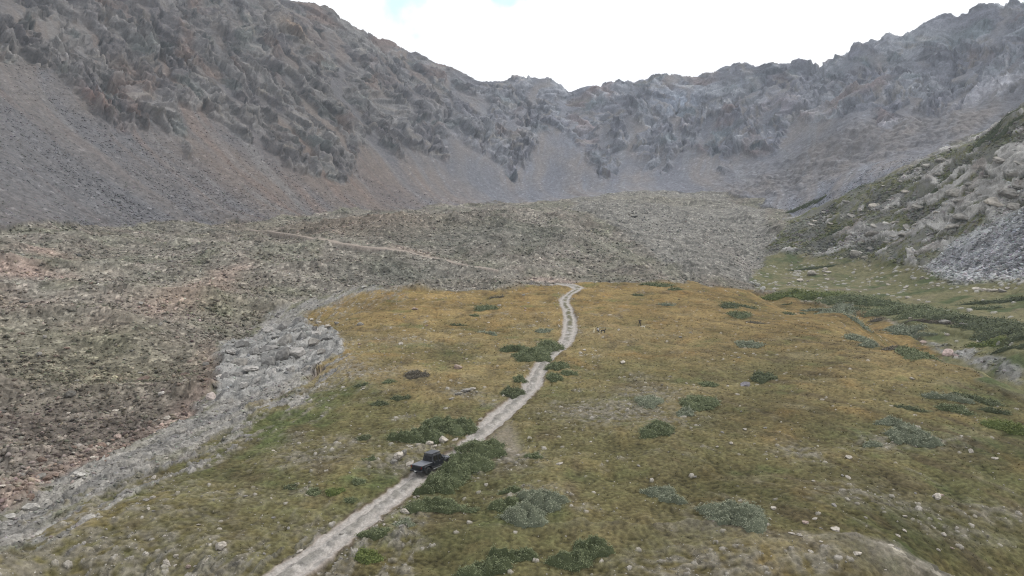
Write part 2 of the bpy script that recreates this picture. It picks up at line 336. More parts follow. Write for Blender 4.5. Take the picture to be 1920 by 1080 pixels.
# meadow --------------------------------------------------------------
def meadow_colour(i):
    xx, yy = x[i], y[i]
    gold, olive, green = col(.184, .140, .068), col(.110, .098, .047), col(.078, .090, .038)
    orange, brown, grey, straw = col(.176, .116, .048), col(.092, .073, .042), col(.158, .143, .116), col(.20, .17, .10)
    g = sstep(95, 190, R[i]) * .9 + blob(xx, yy, 1450, 640, 45, 30) * .4 + blob(xx, yy, 780, 720, 25, 18) * .5 - blob(xx, yy, 600, 800, 22, 14, .5) * .7 - blob(xx, yy, 1300, 680, 30, 14) * .35
    g = np.clip(g + t20[i] * 1.0 + t5[i] * .5, 0, 1).astype(F32)
    c = mix(olive, gold, g)
    gr = np.clip(blob(xx, yy, 560, 770, 16, 5, 1.38) * 1.1 + blob(xx, yy, 480, 830, 14, 4, 1.38) * .7 + blob(xx, yy, 1700, 1000, 14, 9) * .55 + blob(xx, yy, 1880, 850, 14, 14) * .6 + blob(xx, yy, 820, 980, 12, 8) * .3
                 + blob(xx, yy, 860, 900, 10, 6) * .3 + blob(xx, yy, 640, 930, 10, 6) * .25 + sstep(.12, .5, fbm(xx / 11, yy / 11, 3, 50)) * .6 + t2[i] * .25, 0, 1)
    c = mix(c, green, gr)
    c = mix(c, orange, np.clip(sstep(.1, .5, fbm(xx / 9 + 5, yy / 9, 3, 51)) * (.2 + .5 * g), 0, 1))
    sx, sy = xx * .54 - yy * .84, yy * .54 + xx * .84; rt = sstep(.12, .35, AZ[i]).astype(F32)
    c = mix(c, brown, np.clip(sstep(.05, .5, fbm(xx / 5, yy / 13, 3, 52)) * .7 * (1 - rt) + rt * sstep(.0, .4, fbm(sx / 12, sy / 3.2, 4, 62)) * .8, 0, 1))
    c = mix(c, olive * .9, rt * sstep(.05, .5, fbm(sx / 16 + 4, sy / 4, 3, 63)) * .6)
    c = mix(c, col(.150, .122, .060), sstep(.1, .5, fbm(xx / 4, yy / 4, 3, 64)) * .4); c = c * (1 + .45 * fbm(xx / 16, yy / 16, 3, 68))[:, None]
    c = mix(c, straw, np.clip(sstep(.2, .6, fbm(xx / 14, yy / 7, 3, 53)) * .5 + blob(xx, yy, 1130, 620, 18, 12) * .3, 0, 1))
    # bare stony patches
    st = sstep(.18, .5, fbm(xx / 7, yy / 7, 4, 54)) * .45 * (1 - rt) + rt * sstep(.16, .5, fbm(sx / 14, sy / 2.4, 4, 65)) * sstep(125, 95, R[i]) * .32
    for (u, v, a, b, k) in ((1150,770,8,7,1.1),(1215,740,6,6,.8),(1240,790,6,4,.55),(800,845,4,3,.8),(740,870,4,3,.9),(660,700,6,7,.7),(1350,960,4,3,.4),(1530,1060,3,2,1),(1330,1070,8,4,.8),(1610,930,5,3,.6),(1500,850,3,3,.7),(1650,830,3,3,.8),(580,860,5,4,.8),(700,700,9,5,.5),(870,740,4,3,.8),(650,830,4,3,.6),(800,880,3,3,.7),
                            (745,640,10,6,.4),(430,930,6,2.5,.45),(300,960,8,2.5,.5),(120,1050,14,5,.8),(40,1070,10,6,.8),(250,1000,8,2,.6),(370,1010,6,2,.4),(1700,950,5,1.6,.6),(1800,1000,5,1.6,.6),(960,860,5,4,.6),(1000,930,4,3,.6),(630,990,6,3,.5),(1740,830,5,2,.7),(1060,770,5,3,.4),(1850,960,6,2,.6),(240,900,10,3,.5)):
        st = np.maximum(st, blob(xx, yy, u, v, a, b) * k)
    ca, sa = math.cos(1.38), math.sin(1.38); ux, uy = xx * ca + yy * sa, yy * ca - xx * sa
    st = np.maximum(st, sstep(-105 * PX, -10 * PX, M['mead'][i]) * (AZ[i] < -.15) * sstep(-.14, .26, fbm(ux / 11, uy / 1.9, 4, 67)) * .9)
    st = np.clip(st * (1 + perlin(xx / 1.1, yy / 1.1, 56) * 1.6 + t2[i] * .8), 0, 1)
    c = c * ((1 - .12 * rt) * (1 - .12 * sstep(125, 75, R[i])))[:, None]; c = mix(c, c * col(1.12, .98, .80), sstep(150, 230, R[i]) * .6); c = mix(c, grey, st * .78)
    c = c * (1 + tuft[i] * .50 + t2[i] * .30 + t5[i] * .25)[:, None]
    # scattered pale pebbles
    f1, f2, h, ox, oy = cells(xx / .85, yy / .85, 57)
    dens = .010 + st * .13 + .03 * sstep(.1, .5, fbm(xx / 17, yy / 17, 2, 58))
    pb = ((_r(h, 7) < dens) & (f1 < .18 + .26 * _r(h, 8))).astype(F32)
    c = mix(c, col(.33, .305, .27) * 1.0, pb * (.35 + .6 * _r(h, 9)))
    return c, pb * (.10 + .14 * _r(h, 8)), st
i = np.where(mead > .01)[0]
cc, pb, st = meadow_colour(i); ST = np.zeros(len(x), F32); ST[i] = st; put(i, cc, mead[i])
bz, br, be = blocks(x[i] / 1.4, y[i] / 1.4, 60)
DN[i] += mead[i] * (tuft[i] * .07 + t2[i] * .10 + t5[i] * .5 + t20[i] * 1.1 + pb + st * bz * .28)

# grey stony bank under the meadow edge ------------------------------
i = np.where((greyb > .01) | (outc > .01))[0]
xx, yy = x[i], y[i]; ca, sa = math.cos(1.38), math.sin(1.38)
ux, uy = xx * ca + yy * sa, yy * ca - xx * sa        # along and across the bank
c = mix(col(.150, .144, .138), col(.250, .235, .212), np.clip(.5 + fbm(ux / 14, uy / 2.2, 4, 70) * 1.3, 0, 1))
c = mix(c, col(.098, .098, .045), np.clip(sstep(-.1, .35, fbm(ux / 9, uy / 2.0, 3, 71)) * .85 * sstep(-30 * PX, 25 * PX, -np.abs(M['greyb'][i]) + 10 * PX), 0, 1))
b1, r1, e1 = blocks(ux / 1.5, uy / .7, 72, .9); b2, r2, e2 = blocks(xx / .55, yy / .55, 73, .9)
c = c * (.50 + .42 * r1 + .55 * r2)[:, None]
oc = outc[i]
vx, vy = xx * .93 - yy * .37, yy * .93 + xx * .37; o1, q1, g1 = blocks(vx / 2.4 + perlin(xx / 3, yy / 3, 74) * .4, vy / 5.0, 75, 1.3, 10); o2, q2, g2 = blocks(vx / .9, vy / 1.8, 76, 1.2, 10); o0, q0, g0 = blocks(vx / 6 + perlin(xx / 7, yy / 7, 79) * .4, vy / 10, 69, 1.3, 12)
oc_c = mix(col(.14, .139, .135), col(.29, .28, .265), np.clip(q1 * .6 + q2 * .5, 0, 1)) * (.7 + .5 * q2)[:, None]
c = mix(c, oc_c, oc)
wgt = np.maximum(greyb[i] * (1 - mead[i]), oc)
lay(i, c, np.maximum(greyb[i] * (1 - mead[i] * .6), oc))
DN[i] += (1 - oc) * greyb[i] * (b1 * .34 + b2 * .2) + oc * (o0 * .8 + o1 * .45 + o2 * .25 + fbm(xx / 9, yy / 9, 3, 77) * 1.0 - .5 * sstep(.55, .8, ridged(vx / 9, vy / 16, 2, 78)))
print('meadow', time.time() - t1)

# boulder field -------------------------------------------------------
i = np.where(field > .01)[0]
xx, yy = x[i], y[i]; rr = R[i].astype(F32)
wx = xx + perlin(xx / 5, yy / 5, 80) * 1.2; wy = yy + perlin(xx / 5, yy / 5, 81) * 1.2
b1, r1, e1 = blocks(wx / 2.6, wy / 2.2, 82, .8); b2, r2, e2 = blocks(wx / 1.15, wy / 1.0, 83, .8); b3, r3, e3 = blocks(xx / .6, yy / .6, 84, .8)
lump = fbm(xx / 28, yy / 28, 3, 85)
c = mix(col(.126, .114, .096), col(.190, .173, .148), np.clip(.5 + fbm(xx / 30, yy / 30, 4, 86) * 1.6, 0, 1))
c = mix(c, col(.108, .110, .076), sstep(.05, .5, fbm(xx / 16, yy / 16, 3, 87)) * .5)
red = np.zeros(len(i), F32)
for (u, v, a, b, rot, k) in ((370,535,44,8,1.6,1.0),(330,560,24,7,1.6,.8),(40,500,14,9,0,1.0),(90,475,8,5,0,.9),(440,505,22,7,1.5,.6),(250,400,10,6,0,.3),(10,560,20,12,0,.35),(800,480,18,5,-.3,.8),(760,470,12,4,-.3,.5),(620,440,30,9,0,.25),(1390,490,9,40,.1,.8),(1040,520,14,4,0,.7),(700,560,12,4,0,.3)):
    red = np.maximum(red, blob(xx, yy, u, v, a, b, rot) * k)
edge = np.clip(1 - np.abs(M['greyb'][i] - 12 * PX) / (34 * PX), 0, 1) * sstep(195, 150, rr)    # ruddy stones along the gully
red = np.clip(np.maximum(red, edge * .85) + fbm(xx / 9, yy / 9, 3, 88) * .35, 0, 1)
c = mix(c, col(.255, .192, .162), red * .9)
gh = ins('greyhill', 10)[i]; c = mix(c, col(.165, .157, .142), gh * .85); c = mix(c, col(.125, .128, .095), (1 - gh) * sstep(-.1, .4, fbm(xx / 22, yy / 22, 2, 92)) * .45 * sstep(200, 320, rr)); c = mix(c, col(.17, .155, .12), blob(xx, yy, 1230, 372, 60, 25) * .5)
c = mix(c, col(.21, .195, .17), (sstep(.25, .6, fbm(xx / 11, yy / 11, 3, 89)) * .4))
c = mix(c, col(.105, .083, .072), np.clip(blob(xx, yy, 60, 800, 30, 40) + blob(xx, yy, 340, 730, 14, 14) + blob(xx, yy, 330, 640, 22, 25) * .5, 0, 1) * .45)
c = mix(c, col(.135, .128, .082), np.clip(blob(xx, yy, 120, 640, 30, 20) * .6 + blob(xx, yy, 420, 560, 20, 20) * .5 + blob(xx, yy, 200, 700, 16, 14) * .6, 0, 1) * .7)
c = mix(c, col(.158, .128, .102), np.clip(blob(xx, yy, 600, 425, 60, 35) + blob(xx, yy, 720, 420, 40, 20) * .5, 0, 1) * .85)
c = mix(c, col(.098, .098, .085), np.clip(blob(xx, yy, 900, 440, 60, 30) * .6 + blob(xx, yy, 400, 440, 40, 20) * .5 + blob(xx, yy, 750, 510, 30, 18) * .6, 0, 1))
v1 = (r1 - .5) * .55 + (r2 - .5) * .55 + (r3 - .5) * .5
c = c * np.clip(1 + v1 + (r2 > .965) * .7 + (r3 > .97) * .6, .45, 2.6)[:, None]
coarse = .45 + .55 * sstep(-.3, .35, fbm(xx / 45, yy / 45, 2, 90))
put(i, c, field[i])
hum = field[i] * sstep(-40 * PX, -10 * PX, -np.abs(M['mtn'][i]))
DN[i] += field[i] * (b1 * .50 * coarse + b2 * .26 + b3 * .12 + lump * 1.5 + (ridged(xx / 60, yy / 40, 3, 91) - .4) * 5.0)
# trail across it
tr = sstep(5.5 * PX, 1.5 * PX, M['trail']).astype(F32)
DN *= (1 - tr * .8); DN += tr * 1.5
print('field', time.time() - t1)

# valley floor, fan and bluff on the right ----------------------------
i = np.where(val > .01)[0]; xx, yy = x[i], y[i]
c = mix(col(.105, .104, .052), col(.15, .135, .075), np.clip(.5 + t20[i] * 1.5, 0, 1))
c = mix(c, col(.066, .080, .036), sstep(.0, .5, fbm(xx / 14, yy / 14, 3, 100)))
c = mix(c, col(.135, .115, .09), sstep(.1, .5, fbm(xx / 20, yy / 20, 3, 101)) * .8)
stn = np.clip(sstep(30 * PX, 0, M['fan'][i]) * .6 + blob(xx, yy, 1500, 512, 16, 12) * .5 + blob(xx, yy, 1600, 530, 30, 25) * .2 + blob(xx, yy, 1400, 535, 12, 14) + blob(xx, yy, 1760, 590, 20, 10) * .15, 0, 1)
f1, f2, h, ox, oy = cells(xx / 2.3, yy / 2.3, 102)
pb = ((_r(h, 7) < .05 + .55 * stn) & (f1 < .18 + .3 * _r(h, 8))).astype(F32)
rb = ins('rub', 6)[i]
b1, r1, e1 = blocks(xx / 1.6, yy / 1.6, 103, .8)
c = c * (1 + t2[i] * .3 + tuft[i] * .3)[:, None]
c = mix(c, col(.33, .315, .295), pb * .8)
c = mix(c, col(.20, .195, .19) * 1.0 * (.6 + .8 * r1)[:, None], rb * .8 * sstep(-.3, .1, fbm(xx / 5, yy / 5, 3, 66)))
put(i, c, val[i])
DN[i] += val[i] * (pb * .5 + rb * b1 * .6 + t5[i] * .8 + t2[i] * .12)
stm = sstep(7 * PX, 0, M['stream']).astype(F32) * val; DN -= stm * 1.0

i = np.where(fan > .01)[0]; xx, yy = x[i], y[i]
b1, r1, e1 = blocks(xx / 1.9, yy / 1.7, 105, .8); b2, r2, e2 = blocks(xx / .9, yy / .9, 106, .8)
c = mix(col(.25, .25, .262), col(.34, .34, .34), sstep(-30 * PX, 0, M['fan'][i]))
c = mix(c, col(.125, .12, .12), sstep(.0, .5, fbm(xx / 16, yy / 10, 3, 107)) * .6)
c = c * (1 + (r1 - .5) * .8 + (r2 - .5) * .6)[:, None]
lay(i, c, fan[i])
DN[i] = DN[i] * (1 - fan[i]) + fan[i] * (b1 * .8 + b2 * .3 + t20[i] * 1.2)

i = np.where(bluff * (1 - fan) > .01)[0]; xx, yy = x[i], y[i]; zz = zb[i]
q = zz * 1.35                                 # up the slope
p_ = yy * .97 - xx * .22                      # along it
wp = p_ + perlin(p_ / 14, q / 14, 110) * 6; wq = q + perlin(p_ / 14, q / 14, 111) * 5
wd = wq + wp * .35; b1, r1, e1 = blocks(wp / 7.5, wd / 4.6, 112, 1.5, 14); b2, r2, e2 = blocks(wp / 3.2, wd / 2.0, 113, 1.4, 14); b3, r3, e3 = blocks(wp / 1.4, wq / 1.0, 114, 1.0)
rk = fbm(wp / 17, wq / 11, 4, 115) * 1.2 - .15
for (u, v, a, b, k) in ((1640,430,22,16,.45),(1720,430,22,20,.5),(1820,410,22,22,.5),(1890,330,18,30,.45),(1560,410,14,14,.25),(1780,350,16,12,.4),(1720,340,14,14,.2),(1700,330,30,6,-.2),(1640,460,18,5,-.5),(1560,385,26,7,-.4),(1700,470,30,7,-.5),(1840,290,16,12,-.25),(1620,365,14,7,-.35),(1740,375,9,5,-.3)):
    rk = rk + blob(xx, yy, u, v, a, b) * k
rkm = sstep(.10, .15, rk).astype(F32) * sstep(.30, .34, r1)
g = mix(col(.088, .096, .046), col(.128, .122, .062), np.clip(.5 + fbm(p_ / 9, q / 5, 3, 116) * 1.5, 0, 1)) * (1 + perlin(p_ / 1.5, q / 1.0, 117) * .4)[:, None]
g = mix(g, col(.15, .145, .135) * 1.0, np.clip((r3 > .72) * .8 + sstep(-.2, .15, fbm(wp / 15, wq / 12, 3, 121)) * .65, 0, 1))
rc = mix(col(.17, .162, .152), col(.36, .345, .325), np.clip(r1 * .55 + r2 * .45 + fbm(wp / 8, wq / 8, 2, 118) * .4, 0, 1))
rc = mix(rc, col(.16, .13, .11), sstep(.15, .5, fbm(wp / 20, wq / 20, 3, 119)) * .6)
rc = rc * (.75 + .3 * r2 + .3 * r3)[:, None]
c = mix(g, rc, rkm)
over = (bluff[i] * (1 - fan[i]))[:, None]
lay(i, c, over[:, 0])
DN[i] += over[:, 0] * (rkm * (.6 + b1 * .7 + b2 * .6 + b3 * .4) + (1 - rkm) * (b3 * .25 + t5[i] * .6) + fbm(wp / 26, wq / 20, 4, 120) * 5)
print('right', time.time() - t1)

# mountain: scree below, broken cliffs above --------------------------
i = np.where(mtn > .01)[0]; xx, yy, zz = x[i], y[i], zb[i]
cx, cy = 100.0, 250.0
th = np.arctan2(xx - cx, yy - cy); S = th * 520            # along the wall
H = np.hypot(xx - cx, yy - cy) * .85 + zz * .9               # up the fall line
S = S + perlin(xx / 160, yy / 160, 130) * 26 + perlin(xx / 45, yy / 45, 155) * 6
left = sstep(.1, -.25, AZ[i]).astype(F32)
# scree
stk = fbm(S / 34, H / 230, 4, 131) * .8 + fbm(xx / 60, yy / 60, 3, 156) * .5; stk2 = fbm(S / 9, H / 90, 3, 132)
c = mix(col(.120, .115, .120), col(.148, .131, .120), np.clip(.45 + stk * 2.2, 0, 1))
c = mix(c, col(.15, .15, .158), sstep(.05, .5, stk2) * .6)
warm = blob(xx, yy, 700, 370, 90, 70) * .9 + blob(xx, yy, 400, 330, 40, 60) * .5 + blob(xx, yy, 520, 370, 40, 40) * .4
c = mix(c, col(.150, .121, .106), np.clip(warm + stk * .7, 0, 1) * .8)
rust = sstep(.08, .35, fbm(S / 20 + 7, H / 320, 4, 172)) * left; c = mix(c, col(.168, .130, .112), rust * .65)
c = mix(c, col(.165, .160, .158), sstep(.15, .4, fbm(S / 13 + 2, H / 240, 4, 173)) * .5)
cool = blob(xx, yy, 60, 330, 90, 110) + blob(xx, yy, 900, 340, 30, 40) * .8
c = mix(c, col(.116, .114, .120), np.clip(cool, 0, 1) * .8)
b1, r1, e1 = blocks(xx / 3.2, yy / 3.2, 133, .6); b2, r2, e2 = blocks(xx / 1.6, yy / 1.6, 134, .8)
low = np.clip(1 - (H - 250 - 120 * (1 - left)) / 200, .25, 1) 
c = c * (1 + ((r1 - .5) * .3 + (r2 - .5) * .40 + (r2 > .975) * .5) * (.4 + .6 * low))[:, None]
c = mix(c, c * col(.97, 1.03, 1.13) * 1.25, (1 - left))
# rough boulder lobes low on the right
rb = np.clip(blob(xx, yy, 1500, 330, 90, 60) + blob(xx, yy, 1750, 250, 120, 60), 0, 1)
b4, r4, e4 = blocks(xx / 5.5, yy / 5.5, 135, .9)
c = mix(c, col(.15, .135, .128) * 1.0, rb * .5) * (1 + rb * (r4 - .5) * .35)[:, None]
dn_s = b1 * .22 * low + b2 * .16 + stk * 2.2 + stk2 * .35 + rb * b4 * 1.9 + rb * ridged(xx / 40, yy / 40, 3, 136) * 4
# cliffs
ws = S + fbm(S / 40, H / 40, 3, 140) * 16; wh = H + fbm(S / 40 + 9, H / 40, 3, 141) * 16
sh = ws + wh * .35; ribs = ridged(ws / 15 + perlin(ws / 30, wh / 60, 159) * .5, wh / 130, 4, 161)
big1 = ridged(ws / 75, wh / 190, 4, 142); big2 = ridged(ws / 30, wh / 75, 5, 143)
gul = np.abs(perlin(ws / 42, wh / 300, 144))
hh_ = wh - ws * .35; k1, a1, h1 = blocks(sh / 14, hh_ / 36, 145, 1.4, 30); k2, a2, h2 = blocks(sh / 5, hh_ / 9, 146, 1.4, 30); k3, a3, h3 = blocks(sh / 3.0, hh_ / 3.6, 147, 1.4, 30)
fine = ridged(sh / 6, wh / 14, 4, 148)
rm = rock[i]
pocket = sstep(.17, .27, fbm(ws / 20, wh / 110, 4, 149) + .10 * (1 - big1)) * (1 - sstep(-60 * PX, -160 * PX, M['rock'][i]) * .45)
rm = rm * (1 - pocket * .95)
rcx = mix(col(.112, .104, .108), col(.168, .160, .156), np.clip(.42 + fbm(ws / 50, wh / 70, 4, 150) * 1.5 + (a1 - .5) * .35, 0, 1))
rcx = mix(rcx, col(.10, .110, .105), sstep(.05, .5, fbm(ws / 35, wh / 50, 3, 151)) * .6)
rcx = mix(rcx, col(.15, .112, .098), sstep(.12, .5, fbm(ws / 30, wh / 90, 4, 152)) * .75)
rcx = mix(rcx, col(.24, .215, .185), sstep(.25, .6, fbm(ws / 14, wh / 36, 4, 153)) * .6)
rcx = mix(rcx, col(.30, .27, .25), sstep(.78, .9, ridged(ws / 60, wh / 210, 3, 154)) * (1 - left) * .45)
for (u, v, a, b, k, cl_) in ((175,200,12,10,.8,(.16,.105,.09)),(235,255,10,8,.7,(.16,.105,.09)),(548,60,18,18,.7,(.22,.165,.12)),(240,128,12,10,.5,(.17,.115,.09)),(960,250,16,18,.6,(.19,.15,.12)),(1460,200,26,26,.5,(.19,.155,.15)),(1670,242,20,14,.9,(.34,.31,.30)),(1860,175,40,14,.7,(.30,.27,.26)),(1270,190,26,22,.7,(.21,.215,.235)),(810,200,12,16,.5,(.2,.17,.14))):
    rcx = mix(rcx, col(*cl_), blob(xx, yy, u, v, a, b) * k)
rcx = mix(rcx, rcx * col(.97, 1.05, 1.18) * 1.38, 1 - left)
rcx = rcx * (1.0 + (a1 - .5) * .40 + (a2 - .5) * .4 + (a3 - .5) * .35)[:, None]
vein = sstep(.80, .93, 1 - np.abs(perlin(sh / 16, hh_ / 34, 157)) * 1.3) * sstep(0, .3, perlin(ws / 50, wh / 50, 158)); rcx = mix(rcx, col(.23, .21, .19), vein * .5)
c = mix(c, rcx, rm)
up = sstep(0, -60 * PX, M['rock'][i])
rsk = np.interp(AZ[i], [float(ray(u_, 150)[0]) for u_ in (560, 840, 1060, 1400, 1920)], [930, 985, 1000, 975, 935])
top = sstep(rsk + 5, rsk - 60, R[i]).astype(F32)                   # keep the crest where it was surveyed
dn_r = (big1 - .45) * 12 * (.35 + .65 * up) * (.25 + .75 * top) + ((big2 - .4) * 4.5 + k1 * 4.0 + (ribs - .4) * (3 + 4 * (1 - left))) * (.35 + .65 * top) + (k2 * 2.2 + k3 * .85 + fine * .5) * (.45 + .55 * top) - sstep(.12, 0, gul) * 4 * top + 1.5
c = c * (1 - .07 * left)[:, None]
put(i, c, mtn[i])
teeth = np.exp(-((R[i] - rsk - 2) / 16) ** 2).astype(F32) * (blocks(S / 26, H / 60, 170, 1.6, 30)[0] * .8 + blocks(S / 9, H / 30, 171, 1.6, 30)[0] * .5 - .5) * (2.5 + 4.5 * sstep(.28, .45, AZ[i]))
DN[i] += mtn[i] * (dn_s * (1 - rm) + dn_r * rm); DZ = np.zeros(len(x), F32); DZ[i] = teeth * mtn[i]
print('mountain', time.time() - t1)

C /= np.maximum(WT, .05)[:, None]
C[:] = mix(C, col(.29, .245, .21), tr * .9)
# road ----------------------------------------------------------------
i = np.where(road > .01)[0]; xx, yy = x[i], y[i]
q = np.clip(M['cl'][i] / (M['cl'][i] + np.clip(-M['road'][i], 0, 1) + 1e-4), 0, 1)
c = mix(col(.31, .285, .262), col(.25, .235, .218), np.clip(.5 + fbm(xx / 2, yy / 2, 3, 160) * 1.4, 0, 1))
f1, f2, h, ox, oy = cells(xx / .33, yy / .33, 161)
c = c * (1 + (_r(h, 7) - .5) * .35 + perlin(xx / .9, yy / .9, 162) * .18)[:, None]
mid = sstep(.45, .12, q) * sstep(-.1, .25, fbm(xx / 3, yy / 3, 2, 163) + .15)
rut = np.exp(-((q - .52) / .16) ** 2).astype(F32)
c = mix(c, col(.36, .325, .295), rut * .6)
bk_, rk_, ek_ = blocks(xx / .7, yy / .7, 174, .9); c = c * (1 + (rk_ - .5) * .5 * sstep(.45, .15, q))[:, None]
c = mix(c, mix(col(.16, .15, .13), col(.11, .103, .058), sstep(150, 200, R[i]).astype(F32)), np.clip(mid * (.62 + .30 * sstep(140, 190, R[i])), 0, 1))
c = mix(c, col(.24, .19, .155), sstep(.7, 1, q) * .5)
C[i] = mix(C[i], c, road[i]); st_ = ((_r(h, 9) < .12) & (f1 < .4)).astype(F32)
DN[i] = DN[i] * (1 - road[i]) + road[i] * (-.20 + .14 * mid - .07 * rut + t5[i] * .2 + st_ * .06 + bk_ * .12 * sstep(.5, .2, q) + perlin(xx / .9, yy / .9, 162) * .03)
# cut bank on the uphill side of the track
cut = sstep(7 * PX, 0, M['road']) * (1 - road) * sstep(140, 110, R) * sstep(.05, .4, fbm(x / 6, y / 6, 2, 165) + .35)
C[:] = mix(C, col(.085, .062, .046), (cut * .75).astype(F32))

m0 = (np.abs(AZ) > .79); C[m0] = np.where(C[m0].sum(1, keepdims=True) < .02, col(.11, .10, .06), C[m0])
C = np.clip(C, .008, .62)
X = X + NB[:, 0] * DN; Y = Y + NB[:, 1] * DN; Z = Z + NB[:, 2] * DN + DZ
print('relief', NAZ, NLS, len(X), time.time() - t1)
def mesh_from(name, co, F, cols=None, smooth=False):
    me = bpy.data.meshes.new(name); me.vertices.add(len(co)); me.vertices.foreach_set('co', co.astype(F32).ravel())
    me.loops.add(F.size); me.loops.foreach_set('vertex_index', F.astype(np.int32).ravel())
    me.polygons.add(len(F)); me.polygons.foreach_set('loop_start', np.arange(0, F.size, F.shape[1], dtype=np.int32))
    me.update(calc_edges=True)
    if cols is not None:
        a = me.color_attributes.new('tint', 'FLOAT_COLOR', 'POINT')
        a.data.foreach_set('color', np.concatenate([cols, np.ones((len(cols), 1))], 1).astype(F32).ravel())
    if smooth: me.polygons.foreach_set('use_smooth', np.ones(len(F), bool))
    return me
def new_mat(name):
    m = bpy.data.materials.new(name); m.use_nodes = True
    return m, m.node_tree, m.node_tree.nodes['Principled BSDF']
def earth(name, scale, amt, bump, rough=.95):
    """colour of the ground cover times fine grain, with fine bumps"""
    m, t, b = new_mat(name); L = t.links.new
    at = t.nodes.new('ShaderNodeAttribute'); at.attribute_name = 'tint'
    tc = t.nodes.new('ShaderNodeTexCoord')
    n1 = t.nodes.new('ShaderNodeTexNoise'); n1.inputs['Scale'].default_value = scale; n1.inputs['Detail'].default_value = 5; n1.inputs['Roughness'].default_value = .7
    L(tc.outputs['Object'], n1.inputs['Vector'])
    mr = t.nodes.new('ShaderNodeMapRange'); mr.inputs['From Min'].default_value = .3; mr.inputs['From Max'].default_value = .7
    mr.inputs['To Min'].default_value = 1 - amt; mr.inputs['To Max'].default_value = 1 + amt; L(n1.outputs['Fac'], mr.inputs['Value'])
    mu = t.nodes.new('ShaderNodeVectorMath'); mu.operation = 'SCALE'; L(at.outputs['Color'], mu.inputs[0]); L(mr.outputs[0], mu.inputs['Scale'])
    L(mu.outputs[0], b.inputs['Base Color']); b.inputs['Roughness'].default_value = rough; b.inputs['Specular IOR Level'].default_value = .06
    bp = t.nodes.new('ShaderNodeBump'); bp.inputs['Strength'].default_value = 1; bp.inputs['Distance'].default_value = bump; L(n1.outputs['Fac'], bp.inputs['Height'])
    L(bp.outputs[0], b.inputs['Normal']); return m
M_GROUND = earth('turf_and_stones', 3.0, .35, .08)
M_SCREE = earth('lichened_boulders', 1.6, .35, .12)
M_ROCKM = earth('mountain_rock', .6, .28, .25)
M_ROAD = earth('gravel_track', 4.0, .25, .04)

P3 = np.stack([X, Y, Z], 1).astype(F32)
I, J = np.meshgrid(np.arange(NAZ - 1), np.arange(NLS - 1), indexing='ij')
a = (I * NLS + J).ravel(); FA = np.stack([a, a + NLS, a + NLS + 1, a + 1], 1)
zone = np.zeros(len(a), np.int8)
fm = mtn[a] > .5; zone[fm] = 2
hillm = (mead[a] < .5) & (greyb[a] < .5) & (val[a] < .5) & (~fm) & (R[a] > 56); zone[hillm] = 1
zone[(road[a] > .5) & ~fm] = 3
zone[(tr[a] > .5) & ~fm & (zone != 3)] = 4
def piece(name, z, mat, smooth=False):
    F = FA[zone == z]; use = np.zeros(len(P3), bool); use[F.ravel()] = True
    idx = np.cumsum(use) - 1
    me = mesh_from(name, P3[use], idx[F], C[use], smooth); me.materials.append(mat)
    o = bpy.data.objects.new(name, me); COL.objects.link(o); o['kind'] = 'structure'; return o
piece('ground', 0, M_GROUND); piece('hill', 1, M_SCREE); piece('mountain', 2, M_ROCKM); piece('road', 3, M_ROAD); piece('footpath', 4, M_ROAD)
# close the small ring under the drone
print('land built', time.time() - T0)
P2 = P3.reshape(NAZ, NLS, 3)
def ground_z(px, py):
    """height of the finished land under a point"""
    px = np.atleast_1d(px).astype(float); py = np.atleast_1d(py).astype(float)
    a = np.arctan2(px, py); l = .5 * np.log(px * px + py * py)
    i = np.clip(np.searchsorted(az, a) - 1, 0, NAZ - 2); j = np.clip(np.searchsorted(ls, l) - 1, 0, NLS - 2)
    fx = (a - az[i]) / (az[i + 1] - az[i]); fy = (l - ls[j]) / (ls[j + 1] - ls[j])
    g = P2[..., 2]
    return (g[i, j] * (1 - fx) + g[i + 1, j] * fx) * (1 - fy) + (g[i, j + 1] * (1 - fx) + g[i + 1, j + 1] * fx) * fy

# the air: even thin haze over the whole basin
def box_mesh(name, lo, hi):
    v = [(x_, y_, z_) for x_ in (lo[0], hi[0]) for y_ in (lo[1], hi[1]) for z_ in (lo[2], hi[2])]
    f = [(0, 1, 3, 2), (4, 6, 7, 5), (0, 4, 5, 1), (2, 3, 7, 6), (0, 2, 6, 4), (1, 5, 7, 3)]
    me = bpy.data.meshes.new(name); me.from_pydata(v, [], f); return me
hz_m = bpy.data.materials.new('air'); hz_m.use_nodes = True; t = hz_m.node_tree; t.nodes.clear()
ov = t.nodes.new('ShaderNodeOutputMaterial'); pv = t.nodes.new('ShaderNodeVolumePrincipled')
pv.inputs['Density'].default_value = .00013; pv.inputs['Color'].default_value = (.76, .88, 1.0, 1); pv.inputs['Anisotropy'].default_value = .2
t.links.new(pv.outputs[0], ov.inputs['Volume'])
hz_me = box_mesh('haze', (-1420, -1420, float(Z.min()) - 1), (1420, 1420, float(max(Z.max(), CAMZ)) + 3)); hz_me.materials.append(hz_m)
hz = bpy.data.objects.new('haze', hz_me); COL.objects.link(hz); hz['kind'] = 'stuff'

# ================================================================== things
rnd = random.Random(7); rng = np.random.default_rng(7)
def tag(o, label=None, cat=None, group=None, kind=None):
    for k, v in (('label', label), ('category', cat), ('group', group), ('kind', kind)):
        if v: o[k] = v
    return o
def link(name, me, parent=None, loc=None):
    o = bpy.data.objects.new(name, me); COL.objects.link(o)
    if parent is not None: o.parent = parent
    if loc is not None: o.location = loc
    return o
def spot(u, v):
    p = hit(u, v)[0]; return float(p[0]), float(p[1]), float(ground_z(p[0], p[1])[0])

